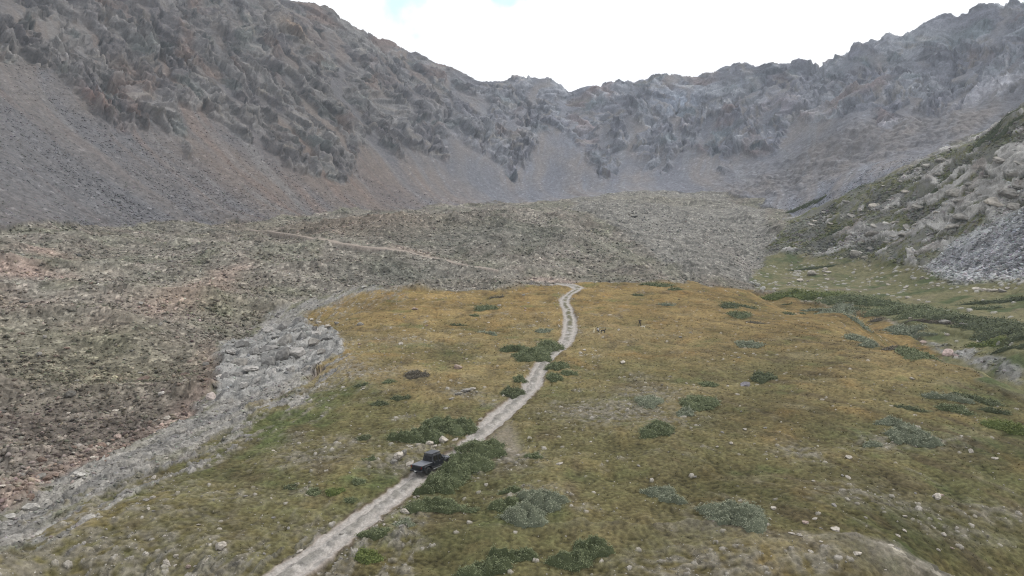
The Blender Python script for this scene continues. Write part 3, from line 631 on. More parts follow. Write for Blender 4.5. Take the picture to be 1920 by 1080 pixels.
# ------------------------------------------------------------------ shrubs
def leafy_mat(name, rough=.85):
    m, t, b = new_mat(name); at = t.nodes.new('ShaderNodeAttribute'); at.attribute_name = 'tint'
    t.links.new(at.outputs['Color'], b.inputs['Base Color']); b.inputs['Roughness'].default_value = rough; b.inputs['Specular IOR Level'].default_value = .08
    return m
M_LEAF = leafy_mat('willow_leaves')
TONES = dict(g=((.084, .098, .050), (.205, .225, .130)), d=((.072, .082, .046), (.160, .176, .100)), s=((.135, .148, .102), (.270, .285, .205)),
             y=((.088, .108, .036), (.175, .195, .070)), b=((.085, .074, .056), (.165, .145, .115)))
def shrub(lobes, tone, label, height=.9, name='willow_shrub', cat='shrub', group='low willow shrubs scattered over the alpine ground'):
    V, Fq, Cc = [], [], []
    lo, hi = (np.array(c) for c in TONES[tone]); nv = 0
    ctr = np.array(spot(lobes[0][0], lobes[0][1]))
    for li, (u, v, wp, hp) in enumerate(lobes):
        wp, hp = wp * 1.12, hp * 1.12
        p = hit(u, v)[0]; r = math.hypot(p[0], p[1]); sl = math.hypot(r, CAMZ - p[2])
        ax = wp * .5 * sl / FPX
        q = hit([u, u], [v - hp * .5, v + hp * .5]); ay = .5 * abs(math.hypot(q[0][0], q[0][1]) - math.hypot(q[1][0], q[1][1]))
        ay = min(max(ay, .5), max(ax * 2.2, 2.0)); H_ = height * min(1.0, .35 + ax / 3.0)
        if r > 350: ay = min(ay, ax * .8)
        ay = max(ay - H_ * .5 / max(.12, (CAMZ - p[2]) / r), .35 * ay)
        sh_ = 0 if r > 350 else min(.40 * H_ / max(.12, (CAMZ - p[2]) / r), .6 * ay); p = p * (1 - sh_ / r)
        a0 = math.atan2(p[0], p[1]); ex = np.array((math.cos(a0), -math.sin(a0))); ey = np.array((math.sin(a0), math.cos(a0)))
        ph = rng.uniform(0, 6.28, 4)
        def outl(t): return 1 + .16 * np.sin(2 * t + ph[0]) + .12 * np.sin(3 * t + ph[1]) + .09 * np.sin(5 * t + ph[2]) + .07 * np.sin(9 * t + ph[3])
        def surf(rr, t):
            k = outl(t); lx = ax * rr * k * np.cos(t); ly = ay * rr * k * np.sin(t)
            X_ = p[0] + lx * ex[0] + ly * ey[0]; Y_ = p[1] + lx * ex[1] + ly * ey[1]
            lum = .72 + .65 * perlin(X_ / 1.3, Y_ / 1.3, 300) + .6 * perlin(X_ / .5, Y_ / .5, 301)
            return X_, Y_, ground_z(X_, Y_) + H_ * np.sqrt(np.clip(1 - rr ** 2.6, 0, 1)) * np.clip(lum, .25, 1.6)
        # the mass of twigs
        nr, na = (5, 18) if sl > 200 else (9, 30)
        rr, tt = np.meshgrid(np.linspace(.02, 1, nr), np.linspace(0, 2 * math.pi, na, endpoint=False), indexing='ij')
        gx, gy, gz = surf(rr.ravel(), tt.ravel()); gz = gz - .10 - .2 * (rr.ravel() > .99)
        V.append(np.stack([gx, gy, gz], 1)); cc = (lo * .8)[None] * np.ones((len(gx), 1)); Cc.append(cc)
        ii, jj = np.meshgrid(np.arange(nr - 1), np.arange(na), indexing='ij'); ii = ii.ravel(); jj = jj.ravel(); j2 = (jj + 1) % na
        Fq.append(np.stack([ii * na + jj, (ii + 1) * na + jj, (ii + 1) * na + j2, ii * na + j2], 1) + nv); nv += len(gx)
        # leaf sprays over it
        ls_ = max(.13, .0016 * sl); area = math.pi * ax * ay
        n_ = int(min(9000, max(40, area * 2.3 / (ls_ * ls_))))
        rr = np.sqrt(rng.random(n_)) * 1.05; tt = rng.random(n_) * 6.2832
        lx, ly, lz = surf(np.clip(rr, 0, 1.0) , tt)
        out = rr > 1; lx = lx + out * rng.normal(0, .1, n_); lz = lz + rng.random(n_) * ls_ * .9 - .05
        c = np.stack([lx, ly, lz], 1)
        d1 = rng.normal(0, 1, (n_, 3)); d1[:, 2] *= .55; d1 /= np.linalg.norm(d1, axis=1, keepdims=True)
        d2 = np.cross(d1, np.array((0, 0, 1.0)) + rng.normal(0, .35, (n_, 3))); d2 /= np.linalg.norm(d2, axis=1, keepdims=True)
        s_ = ls_ * (.5 + .8 * rng.random((n_, 1)))
        V.append(np.stack([c, c + d1 * s_ * .6 + d2 * s_ * .38, c + d1 * s_ * 1.2, c + d1 * s_ * .6 - d2 * s_ * .38], 1).reshape(-1, 3))
        k_ = np.clip(rng.random(n_) * .8 + .35 * perlin(lx / 1.2, ly / 1.2, 302) + .1, 0, 1)[:, None]
        Cc.append(np.repeat(lo + (hi - lo) * k_, 4, 0)); Fq.append(np.arange(n_ * 4).reshape(-1, 4) + nv); nv += n_ * 4
    V = np.concatenate(V) - ctr; me = mesh_from(name, V, np.concatenate(Fq), np.concatenate(Cc)); me.materials.append(M_LEAF)
    return tag(link(name, me, loc=ctr), label, cat, group)

SHRUBS = [
 ([(905,838,88,34),(878,862,78,40),(850,885,66,44),(824,905,50,34),(796,920,34,14)],'g','long dark green willow mat lying along the track beside the black pickup',1.2),
 ([(765,822,60,26),(800,813,60,34),(845,797,82,38),(872,797,40,30)],'g','long willow thicket left of the track just ahead of the black pickup',1.3),
 ([(817,941,90,34)],'g','oval willow shrub below the long mat, behind the black pickup',1.0),
 ([(883,950,30,14)],'g','tiny willow tuft between the oval shrub and the broad round shrub',.6),
 ([(985,962,82,46),(1018,938,72,42)],'s','broad round grey green willow, largest shrub in the lower middle of the meadow',1.2),
 ([(948,945,50,28)],'g','small willow touching the left flank of the broad round shrub',.9),
 ([(957,920,34,14)],'g','little willow tuft above the broad round shrub by a stony patch',.6),
 ([(905,1058,84,44),(952,1040,70,26),(985,1032,44,22)],'g','long willow patch at the bottom edge of the photo below the broad round shrub',1.1),
 ([(1072,1040,76,44),(1110,1026,62,40)],'g','dense oval willow right of the long patch at the bottom of the meadow',1.2),
 ([(702,994,48,24)],'g','small willow on the right verge of the lower track',.8),
 ([(690,1030,42,28)],'y','bright green low shrub below the verge willow at the lower track',.7),
 ([(757,975,32,20)],'s','faded grey low shrub beside the pale stone on the lower verge',.6),
 ([(673,904,26,14)],'g','small shrub above the track left of the pickup tailgate',.6),
 ([(657,938,20,12)],'g','tiny shrub on the bank close above the lower track',.5),
 ([(627,925,34,18)],'y','greenest of the three small shrubs in a row left of the lower track',.7),
 ([(588,924,24,16)],'g','middle one of three small shrubs in a row left of the lower track',.6),
 ([(546,913,22,12)],'d','leftmost of three small shrubs in a row left of the lower track',.5),
 ([(692,867,22,10)],'g','flat shrub among pale slabs left of the pickup',.5),
 ([(682,820,28,11)],'d','dark flat shrub on the golden slope left of the long thicket',.5),
 ([(1234,916,50,30),(1262,934,42,22)],'s','two lobed grey green shrub in the middle of the lower right meadow',.9),
 ([(1233,806,58,28)],'g','round green shrub under the grey rocky patch right of the track',.8),
 ([(1216,752,42,34)],'s','thin pale green shrub growing out of the grey rocky patch',.5),
 ([(1000,851,28,13)],'g','small shrub on stony ground right of the long roadside mat',.5),
 ([(1310,755,62,32)],'g','fresh green oval shrub right of the grey rocky patch',.8),
 ([(1286,775,30,16)],'s','small shrub tucked under the fresh green oval shrub',.6),
 ([(1368,955,74,50),(1405,972,62,56),(1356,972,40,34)],'s','large triangular grey green willow alone on the lower right slope',1.1),
 ([(1635,832,28,15)],'s','small shrub left below the diagonal shrub strip on the right slope',.6),
 ([(1680,794,46,24),(1706,812,58,26),(1730,828,44,22),(1684,823,26,16)],'s','diagonal strip of grey green willow beside white rocks on the right slope',.9),
 ([(1775,740,60,16)],'s','flat shrub above a rounder one near the right edge of the meadow',.7),
 ([(1790,760,44,20)],'g','round shrub directly under a flat one near the right edge of the meadow',.7),
 ([(1840,744,56,18),(1868,768,34,14)],'d','ragged dark shrub right of the round one near the meadow edge',.7),
 ([(1900,800,62,30)],'y','yellow green shrub cut by the right edge of the photo',.9),
 ([(1708,766,52,9)],'d','thin dark streak of heath across the right slope',.4),
 ([(1612,636,42,22),(1630,648,28,14)],'s','rounded grey green willow at the right end of the golden crest',.9),
 ([(1697,612,60,18),(1727,625,46,12),(1690,627,32,10)],'s','broad double willow between the golden slope and the valley thicket',1.0),
 ([(1720,664,62,13)],'g','long low shrub on the golden slope left of the pink boulder',.7),
 ([(1677,656,30,8)],'b','brown flat shrub left of the long low one near the pink boulder',.5),
 ([(1403,646,42,13)],'s','low oval shrub on the golden crest right of the hikers',.6),
 ([(1432,705,44,18)],'d','dark oval shrub on the slope below the golden crest',.8),
 ([(1328,721,30,14)],'g','small dark green shrub left of the dark oval one',.6),
 ([(1390,571,52,8)],'d','upper of two flat shrubs stacked on the far golden crest',.7),
 ([(1366,576,28,9)],'d','short shrub at the left end of the upper flat one on the far crest',.6),
 ([(1386,592,44,11)],'g','lower of two flat shrubs stacked on the far golden crest',.7),
 ([(1417,606,26,5)],'b','brown heath streak under the two flat shrubs on the far crest',.4),
 ([(1476,570,20,4)],'d','uppermost of three dark heath spots before the valley thicket',.4),
 ([(1479,586,18,5)],'d','lower left of three dark heath spots before the valley thicket',.4),
 ([(1503,588,13,5)],'d','lower right of three dark heath spots before the valley thicket',.4),
 ([(1535,581,50,8),(1570,588,56,10)],'s','long pale willow streak on the slope before the valley thicket',.7),
 ([(1604,580,38,9)],'g','short green willow right of the long pale streak',.7),
 ([(1607,600,38,7)],'s','thin pale shrub under the long willow streak',.4),
 ([(1643,598,22,6)],'b','brown heath tuft between pale shrub and double willow',.4),
 ([(1470,549,90,11),(1530,552,80,14)],'y','bright left end of the willow thicket on the valley floor',1.3),
 ([(1585,558,80,15),(1640,566,80,16)],'g','second stretch of the valley willow thicket, below the scattered white stones',1.5),
 ([(1690,580,80,20),(1745,588,80,18)],'g','middle stretch of the valley willow thicket where it bends toward the stream',1.5),
 ([(1795,598,80,20),(1850,606,80,24)],'d','dark stretch of the valley willow thicket beside the white stream stones',1.6),
 ([(1900,615,80,28),(1950,628,70,30)],'d','last stretch of the valley willow thicket at the right edge of the photo',1.6),
 ([(1850,568,70,8),(1900,563,70,10)],'d','upper willow line on the grassy flat above the valley thicket',1.1),
 ([(1848,578,46,8)],'g','short willow between the upper line and the valley thicket',.9),
 ([(1853,640,56,17)],'y','vivid yellow green willow mound beside the rubble streak',1.0),
 ([(1745,602,64,9)],'b','brownish willow streak behind two grey boulders by the thicket',.8),
 ([(1895,652,50,12)],'d','dark willow on the stream bank below the thicket at the right',1.0),
 ([(911,578,48,11)],'g','flat green shrub on the golden plateau left of the track',.8),
 ([(890,592,18,5)],'g','tiny shrub at the lower left of the flat plateau shrub',.5),
 ([(930,557,30,4)],'b','brown heath line above the flat plateau shrub',.4),
 ([(858,607,28,4)],'d','thin green line of heath left below the plateau shrub',.4),
 ([(902,621,16,5)],'s','first of two pale tufts under the plateau shrub, the smaller',.4),
 ([(922,628,22,7)],'s','second of two pale tufts under the plateau shrub, the larger',.5),
 ([(1020,617,32,8)],'s','pale shrub left of the track across from the hikers',.5),
 ([(965,655,46,16),(1000,664,72,26),(1030,648,50,22)],'g','large three lobed willow on the left side of the track bend',1.2),
 ([(1045,688,38,18)],'g','upper shrub of three on the right verge below the track bend',.8),
 ([(1038,708,30,16)],'g','lower shrub of three on the right verge below the track bend',.8),
 ([(1066,701,28,11)],'g','outer shrub of three on the right verge below the track bend',.6),
 ([(974,712,22,15)],'g','small willow left of the narrowing track above a darker one',.7),
 ([(962,734,36,24)],'d','dark willow on the left verge above the cut bank',.9),
 ([(1233,536,64,7)],'g','long flat willow on the far rim of the golden plateau',.8),
 ([(1267,545,26,5)],'g','short willow right of the long one on the far plateau rim',.6),
 ([(1195,552,20,4)],'d','dark heath spot on the plateau above the standing hiker',.4),
 ([(1250,571,32,6)],'s','grey flat shrub right above the standing hiker',.5),
 ([(753,747,38,9)],'d','dark oval heath left of the pale slab outcrop',.5),
 ([(713,754,28,9)],'d','dark heath tuft left of the dark oval heath',.5),
 ([(677,722,22,8)],'d','small dark shrub on the grey stony rib left of the plateau',.5),
 ([(730,716,20,8)],'g','small green shrub beside the grey stony rib',.5),
 ([(781,703,48,12)],'b','grey brown dry heath mound on the golden slope',.5),
 ([(1862,250,56,24),(1890,243,34,14)],'d','big dark shrub patch high on the rocky bluff',2.6),
 ([(1767,350,30,18)],'d','round dark shrub alone in the middle of the rocky bluff',2.4),
 ([(1498,393,36,14),(1520,384,24,8)],'d','dark shrubs along the lower left ridge of the bluff',2.2),
 ([(1538,375,18,8)],'d','small dark shrub on the bluff ridge just above the larger ones',2.0),
 ([(1565,437,24,9)],'d','green shrub between pale outcrops low on the bluff',1.6),
 ([(1610,357,40,8)],'s','pale green shrub streak on the bluff ridge',1.0),
 ([(1520,504,70,6)],'d','dark willow line below the bluff on the grassy apron',1.0),
]
for lobes, tone, label, hh in SHRUBS:
    heath = tone == 'b' or 'heath' in label
    shrub(lobes, tone, label, hh, name='heath_tuft' if heath else 'willow_shrub', cat='heath' if heath else 'shrub')
print('shrubs', time.time() - T0)

# ------------------------------------------------------------------ boulders
def rock_mat(name, k=1.0):
    m, t, b = new_mat(name); L = t.links.new
    oi = t.nodes.new('ShaderNodeObjectInfo'); tc = t.nodes.new('ShaderNodeTexCoord')
    n1 = t.nodes.new('ShaderNodeTexNoise'); n1.inputs['Scale'].default_value = 2.2; n1.inputs['Detail'].default_value = 6; L(tc.outputs['Object'], n1.inputs['Vector'])
    cr = t.nodes.new('ShaderNodeValToRGB'); cr.color_ramp.elements[0].color = (.62, .60, .58, 1); cr.color_ramp.elements[0].position = .35; cr.color_ramp.elements[1].color = (1.15, 1.12, 1.08, 1); cr.color_ramp.elements[1].position = .65
    L(n1.outputs['Fac'], cr.inputs['Fac'])
    mu = t.nodes.new('ShaderNodeVectorMath'); mu.operation = 'MULTIPLY'; L(oi.outputs['Color'], mu.inputs[0]); L(cr.outputs[0], mu.inputs[1]); L(mu.outputs[0], b.inputs['Base Color'])
    bp = t.nodes.new('ShaderNodeBump'); bp.inputs['Distance'].default_value = .08; L(n1.outputs['Fac'], bp.inputs['Height']); L(bp.outputs[0], b.inputs['Normal'])
    b.inputs['Roughness'].default_value = .9; b.inputs['Specular IOR Level'].default_value = .25
    return m
M_BOULDER = rock_mat('weathered_boulder')
def rock_mesh(seed, sub=2, flat=.7):
    r_ = random.Random(seed); bm = bmesh.new(); bmesh.ops.create_icosphere(bm, subdivisions=sub, radius=1)
    for v in bm.verts: v.co *= 1 + r_.uniform(-.10, .10)
    for _ in range(9):                               # break flat faces off it
        n_ = Vector((r_.gauss(0, 1), r_.gauss(0, 1), r_.gauss(0, .8))).normalized(); d = r_.uniform(.50, .85)
        for v in bm.verts:
            k = v.co.dot(n_)
            if k > d: v.co -= n_ * (k - d)
    for v in bm.verts: v.co = Vector((v.co.x * 1.25, v.co.y * .9, v.co.z * flat))
    me = bpy.data.meshes.new('boulder'); bm.to_mesh(me); bm.free(); me.materials.append(M_BOULDER); return me
ROCKS = [rock_mesh(k, 3, f) for k, f in ((1, .7), (2, .55), (3, .8), (4, .5), (5, .95), (6, .65))]
PALE, PINK, GREY, DARK, RUST = (.40, .37, .33, 1), (.34, .27, .24, 1), (.25, .24, .225, 1), (.12, .115, .105, 1), (.185, .138, .115, 1)
def boulder(u, v, wpx, label, tint=PALE, group=None, hk=1.0, yaw=None, k=None, name='boulder'):
    X_, Y_, Z_ = spot(u, v); s_ = wpx * .5 * math.hypot(math.hypot(X_, Y_), CAMZ - Z_) / FPX / 1.15
    o = link(name, ROCKS[rnd.randrange(6) if k is None else k]); o.scale = (s_, s_ * rnd.uniform(.8, 1.1), s_ * hk)
    o.location = (X_, Y_, Z_ + s_ * .22 * hk); o.rotation_euler = (rnd.uniform(-.3, .3), rnd.uniform(-.3, .3), rnd.uniform(0, 6.28) if yaw is None else yaw)
    q = rnd.uniform(.85, 1.12); o.color = (tint[0] * q, tint[1] * q, tint[2] * q, 1)
    return tag(o, label, 'boulder', group)
LATE = []
ANCH = [(412,1027,'the large lone boulder'),(321,1050,'the trio of white stones'),(562,1031,'the verge stone at the bottom'),(759,956,'the cream block on the verge'),(810,870,'the black pickup'),(690,1030,'the bright green verge shrub'),
 (588,924,'the row of three small shrubs'),(860,690,'the grey pink boulder'),(778,583,'the reddish plateau block'),(614,617,'the outcrop crest boulder'),(520,660,'the middle of the grey outcrop'),(410,695,'the tall white boulder by the outcrop'),(302,742,'the white block in the scree'),
 (188,831,'the largest ruddy boulder'),(269,697,'the flat brown boulder'),(176,860,'the flat toe boulder'),(60,958,'the long white boulder'),(147,478,'the dark flat rock'),(132,744,'the rounded dark boulder'),(180,551,'the white stone in greenish scree'),(306,626,'the white stone in the upper scree'),
 (911,578,'the flat plateau shrub'),(1000,660,'the three lobed willow'),(1160,622,'the two groups of hikers'),(1276,632,'the small grey stone by the hikers'),(1398,722,'the lilac grey slab'),(1432,705,'the dark oval shrub'),(1234,806,'the round green shrub'),(1240,920,'the two lobed shrub'),(1385,960,'the triangular willow'),
 (1371,835,'the small cream stone'),(1567,1004,'the cream boulder at the bottom right'),(1606,1047,'the upright white slab'),(1756,930,'the boulder in the brown hollow'),(1705,812,'the diagonal shrub strip'),(1865,862,'the white stone on the green slope'),(1600,880,'the round stone beside the rock patch'),
 (1608,475,'the big white boulder under the bluff'),(1500,527,'the pale block on the apron'),(1550,508,'the pale apron cluster'),(1666,536,'the lone stone under the bluff'),(1838,545,'the rounded pale boulder on the flat'),(1890,545,'the long low stone on the flat'),(1767,350,'the round dark bluff shrub'),(1875,247,'the big dark shrub patch'),
 (1660,427,'the white slab at the bluff foot'),(1510,389,'the dark ridge shrubs'),(1565,437,'the green shrub low on the bluff'),(1610,357,'the pale green shrub streak'),(880,735,'the pale slab outcrop'),(781,703,'the dry heath mound'),(450,950,'the open lower left slope'),(1068,533,'the track hairpin'),(1700,410,'the middle of the bluff'),(1830,400,'the pale bluff top of the fan')]
def tint_word(t_):
    r_, g_, b_ = t_[:3]
    return 'dark' if r_ < .14 else ('rusty' if r_ / g_ > 1.35 else ('pinkish' if r_ / g_ > 1.2 else ('pale' if r_ > .31 else 'grey')))
def later(o_, u, v, noun, t_): LATE.append((o_, u, v, noun, tint_word(t_)))
def name_late():
    fam = {}
    for o_, u, v, noun, tw in LATE:
        a_ = min(ANCH, key=lambda q: math.hypot((u - q[0]) * .8, v - q[1])); du, dv = u - a_[0], v - a_[1]
        rel = ('right of' if du > 0 else 'left of') if abs(du) > abs(dv) else ('below' if dv > 0 else 'above')
        fam.setdefault((noun, tw, rel, a_[2]), []).append((math.hypot(du, dv), o_))
    W_O = ['nearest', 'second nearest', 'third nearest', 'fourth nearest', 'fifth nearest', 'sixth nearest', 'seventh nearest', 'eighth nearest', 'ninth nearest', 'tenth nearest', 'eleventh nearest', 'twelfth nearest']
    for (noun, tw, rel, an), L_ in fam.items():
        L_.sort(key=lambda q: q[0])
        for k_, (d_, o_) in enumerate(L_):
            o_['label'] = (f'{tw} {noun} {rel} {an}' if len(L_) == 1 else f'{W_O[min(k_, 11)]} {tw} {noun} {rel} {an}')
BO = [
 (412,1027,26,'large pale boulder with a shaded side standing alone on the lower left slope',PALE),(313,1056,15,'whitest of three pale stones near the lower left bottom edge',PALE),(330,1040,11,'squarish pale stone above the white one near the lower left bottom edge',PALE),
 (352,1058,9,'pinkish pebble like stone right of the white one near the bottom edge',PINK),(388,1053,12,'upright pale stone left below the large lone boulder',PALE),(562,1031,11,'pale stone on the left verge of the track at the bottom of the photo',PALE),
 (759,956,17,'cream block on the right verge behind the black pickup',PALE),(741,976,7,'small white stone under the cream block on the verge',PALE),(720,983,8,'flat white stone on the verge below the cream block',PALE),(752,990,9,'dull stone beside the faded grey shrub',GREY),
 (860,690,22,'rounded grey pink boulder on the golden slope left of the track',PINK),(778,583,12,'reddish block on the upper left golden plateau',PINK),(614,617,14,'rounded boulder at the top of the grey outcrop',PALE),(597,604,12,'pale stone on the crest of the grey outcrop',PALE),(583,599,12,'second stone on the crest of the grey outcrop, left of the first',PALE),(632,608,12,'flat stone right of the outcrop crest',GREY),(676,610,12,'grey stone between outcrop and golden plateau',GREY),
 (1398,722,20,'lilac grey slab bedded in the right hand slope',(.27,.26,.29,1)),(1276,632,9,'small grey stone right of the standing hiker',GREY),(1167,679,13,'cluster stone of pale colour below the hikers',PALE),(1088,665,9,'first pale stone on the right verge at the track bend',PALE),(1096,659,8,'second pale stone on the right verge at the track bend',PALE),
 (1776,665,26,'big pink boulder at the edge of the golden slope on the right',(.42,.33,.31,1)),(1793,671,14,'broken pink block leaning on the big pink boulder',(.36,.29,.28,1)),(1732,642,14,'pinkish boulder on the slope above the long low shrub',PINK),(1770,606,18,'pointed grey boulder by the valley thicket',GREY),(1806,612,18,'flat grey boulder right of the pointed one by the thicket',GREY),(1707,597,9,'white stone on the bank left of the pointed grey boulder',PALE),(1775,629,8,'small white stone under the pointed grey boulder',PALE),
 (1832,544,16,'rounded pale boulder on the grassy flat at the foot of the fan',PALE),(1845,546,10,'low pale stone right of the rounded one on the grassy flat',PALE),(1857,546,11,'first of a pair of pale stones in a row on the grassy flat',PALE),(1866,546,11,'second of a pair of pale stones in a row on the grassy flat',PALE),(1880,547,14,'long low stone ending the row on the grassy flat',GREY),(1889,540,9,'pale stone behind the long low one on the grassy flat',PALE),
 (1608,475,30,'big white boulder lying at the foot of the rocky bluff',(.48,.46,.44,1)),(1620,482,10,'small white stone below the big white boulder',PALE),(1660,427,14,'white slab high on the bluff foot',(.46,.45,.43,1)),(1500,527,17,'pale block on the grassy apron left of the valley thicket',PALE),(1521,516,16,'tilted pale slab above the block on the apron',PALE),(1515,528,8,'small pale stone right of the block on the apron',PALE),(1550,525,9,'single pale stone on the grass above the thicket',PALE),(1548,506,9,'upper stone of the pale cluster on the apron',PALE),(1553,511,10,'lower stone of the pale cluster on the apron',PALE),(1548,517,8,'pale stone under the apron cluster',PALE),
 (1410,536,15,'left white stone of the pair where the gully meets the meadow',(.45,.45,.44,1)),(1422,537,13,'right white stone of the pair where the gully meets the meadow',(.45,.45,.44,1)),(1431,543,12,'thin white stone at the end of the gully',(.45,.45,.44,1)),(1480,533,10,'grey white stone above the left end of the thicket',PALE),(1455,536,7,'tiny pale stone near the left end of the thicket',PALE),(1612,547,8,'pale stone above the middle of the thicket',PALE),(1666,536,9,'pale stone in the grass at the foot of the bluff, alone',PALE),(1698,539,10,'brighter pale stone right of the lone one under the bluff',PALE),(1723,564,7,'small stone just above the valley thicket',PALE),
 (1567,1004,17,'cream boulder above the grey rock patch at the bottom right',PALE),(1484,1010,12,'left pale stone of the pair near the bottom right rock patch',PALE),(1498,1015,10,'right pale stone of the pair near the bottom right rock patch',PALE),(1451,955,13,'pale stone right of the large triangular willow',PALE),(1606,1047,16,'upright white slab near the bottom edge at the right',PALE),(1756,930,16,'pale boulder in a brown hollow on the lower right slope',PALE),(1371,835,10,'small cream stone on the open slope right of the track',PALE),(1396,809,9,'tiny cream stone above the open slope stone',PALE),(1435,807,8,'little stone on the brown band of the right slope',GREY),(1865,862,10,'white stone on the green slope near the right edge',PALE),(1820,845,11,'pale stone below the diagonal shrub strip',PALE),(1590,863,14,'pale stone at the top of the right rock patch',PALE),(1590,895,12,'round stone left of the right rock patch',PALE),(1710,711,9,'small stone under the long low shrub on the right slope',PALE),(1383,740,8,'white stone left below the lilac grey slab',PALE),
 (1160,622,7,'whitish stone between the two groups of hikers',PALE),(937,572,9,'white stones beside the flat plateau shrub',PALE),(982,555,8,'small dark stone on the plateau far left of the track end',GREY),(1115,531,6,'white stone on the plateau right of the hairpin',PALE),(1029,611,5,'tiny white stone above the pale roadside shrub',PALE),(1049,611,6,'white stone touching the left verge across from the hikers',PALE),
 (752,648,13,'cream stone lying on the golden left slope',PALE),(674,647,8,'pink pebble stone near the top of the grey rib',PINK),(673,651,5,'white stone below the pink one near the grey rib',PALE),
 (560,870,0,'',PALE),
 (302,742,13,'white block standing in the reddish scree above the gully',(.42,.40,.38,1)),(216,759,11,'cream block in the dark scree left of the white one',PALE),(347,715,9,'pale stone up the scree from the white block',PALE),(129,768,9,'small pale stone in the dark scree at the left',PALE),(269,697,20,'flat brown boulder in the middle of the scree',RUST),(345,687,18,'dark rusty boulder left of the grey outcrop',RUST),(188,831,22,'largest ruddy boulder along the gully edge',RUST),(132,744,18,'rounded dark boulder in the left scree',DARK),(411,711,14,'tall white boulder at the foot of the grey outcrop',(.44,.41,.39,1)),(411,677,16,'white pointed rock at the left tip of the outcrop',(.42,.40,.38,1)),(397,749,24,'pale pink slab at the lower end of the outcrop',(.40,.35,.33,1)),(428,757,22,'grey slab with a dark notch below the outcrop',GREY),(337,815,24,'pair of grey rocks on the gravel bank',GREY),(176,860,18,'pale flat boulder at the toe of the scree',PALE),(150,897,20,'white flat boulder in the gully mouth',(.42,.41,.39,1)),(60,958,24,'long white boulder near the left edge at the gully mouth',(.42,.41,.39,1)),(36,948,18,'ruddy boulder above the long white one at the left edge',RUST),(17,975,20,'white boulder cut by the left edge of the photo',(.42,.41,.39,1)),(306,626,8,'white stone alone in the upper scree',PALE),(428,583,8,'pale stone in the scree above the outcrop',PALE),(180,551,9,'white stone in the greenish scree at the left',PALE),(147,478,14,'dark flat rock on the upper scree at the left',(.06,.06,.058,1)),
 (1068,511,11,'pale block at the foot of the rocky hill behind the hairpin',PALE),(683,541,13,'white flat block at the rim of the rocky hill',(.44,.43,.41,1)),(702,532,10,'grey block right above the white flat one at the rim',GREY),(806,437,9,'pale stone high on the rocky hill front',PALE),(1190,403,13,'dark rock group on the far moraine',DARK),(1183,402,8,'pale rock beside the dark group on the far moraine',PALE),(1102,432,9,'dark rock on the skyline of the near rocky hill',DARK),
]
for b_ in BO:
    if b_[2]: boulder(*b_[:4], tint=b_[4], hk=.85)
# pale slabs standing on edge between the thicket and the pickup, and others like them
SL = [(831,829,20,'white slab standing on edge between thicket and pickup',1.7,PALE),(822,822,13,'narrow slab left of the white standing one',1.5,GREY),(806,834,14,'upright slab behind the pickup roof',1.7,PALE),(815,838,10,'small slab below the upright one behind the pickup',1.2,PALE),(858,813,16,'pale block at the end of the thicket by the track',1.1,PALE),(843,810,14,'leaning slab left of the pale block by the track',1.6,GREY),(853,827,13,'curved stone under the pale block by the track',.7,PALE),
      (748,862,18,'tall pale slab left of the pickup bed',2.0,PALE),(757,858,16,'ribbed slab touching the tall pale slab',1.8,GREY),(739,868,14,'short slab at the left of the slab group',1.3,GREY),(766,871,22,'flat pale stone beside the pickup bed',.4,PALE),(769,842,12,'thin pale stone above the slab group',.6,PALE),(901,786,9,'pale stone on the left edge of the track above the thicket',1.0,PALE),(1049,872,14,'pale wedge shaped stone right of the roadside mat',.9,PALE),
      (640,1000,8,'stone on the left bank of the lower track',1,GREY),(874,737,22,'pale slab outcrop on the golden slope',.9,GREY),(886,733,14,'bright slab at the right end of the slab outcrop',1.1,PALE),(860,745,16,'lower slab of the outcrop on the golden slope',.8,GREY),(847,752,12,'lowest pale stone under the slab outcrop',.7,PALE)]
for u, v, wp, lab, hk, tint in SL: boulder(u, v, wp, lab, tint=tint, hk=hk, yaw=rnd.uniform(-.4, .4), k=rnd.choice([1, 3, 0]), name='slab' if hk > 1.2 else 'boulder')
# bedrock breaking through the turf of the bluff
OUT = [(1596,405,30),(1618,405,18),(1613,448,20),(1634,441,30),(1641,429,22),(1634,462,17),(1663,457,22),(1676,447,20),(1695,444,26),(1700,430,28),(1676,422,22),(1718,426,20),(1528,414,18),(1524,423,20),(1673,373,22),(1701,363,22),(1673,392,18),(1641,381,26),(1588,382,22),
 (1722,387,30),(1793,365,36),(1817,363,20),(1823,350,28),(1799,381,24),(1777,387,12),(1756,402,16),(1823,388,26),(1823,397,28),(1808,411,46),(1787,428,32),(1745,440,22),(1867,384,42),(1903,385,32),(1903,331,42),(1912,315,32),(1879,310,38),(1894,364,42),(1740,310,24),(1724,316,22),(1764,305,22),(1912,350,28),(1845,372,24),(1690,340,16),(1655,352,14),(1560,420,18),(1570,400,16),(1545,395,14),(1760,330,16),(1850,330,18),(1780,410,20)]
for k_, (u, v, wp) in enumerate(OUT):
    t_ = rnd.choice([PALE, GREY, (.33, .315, .29, 1), (.29, .275, .255, 1)]); o_ = boulder(u, v, wp * .85, 'bedrock hump', tint=t_, group='bedrock humps on the bluff', hk=.62, yaw=rnd.uniform(1.2, 2.2), name='rock_outcrop')
    o_['category'] = 'rock outcrop'; o_.location.z -= o_.scale.z * .25; later(o_, u, v, 'bedrock hump', t_)
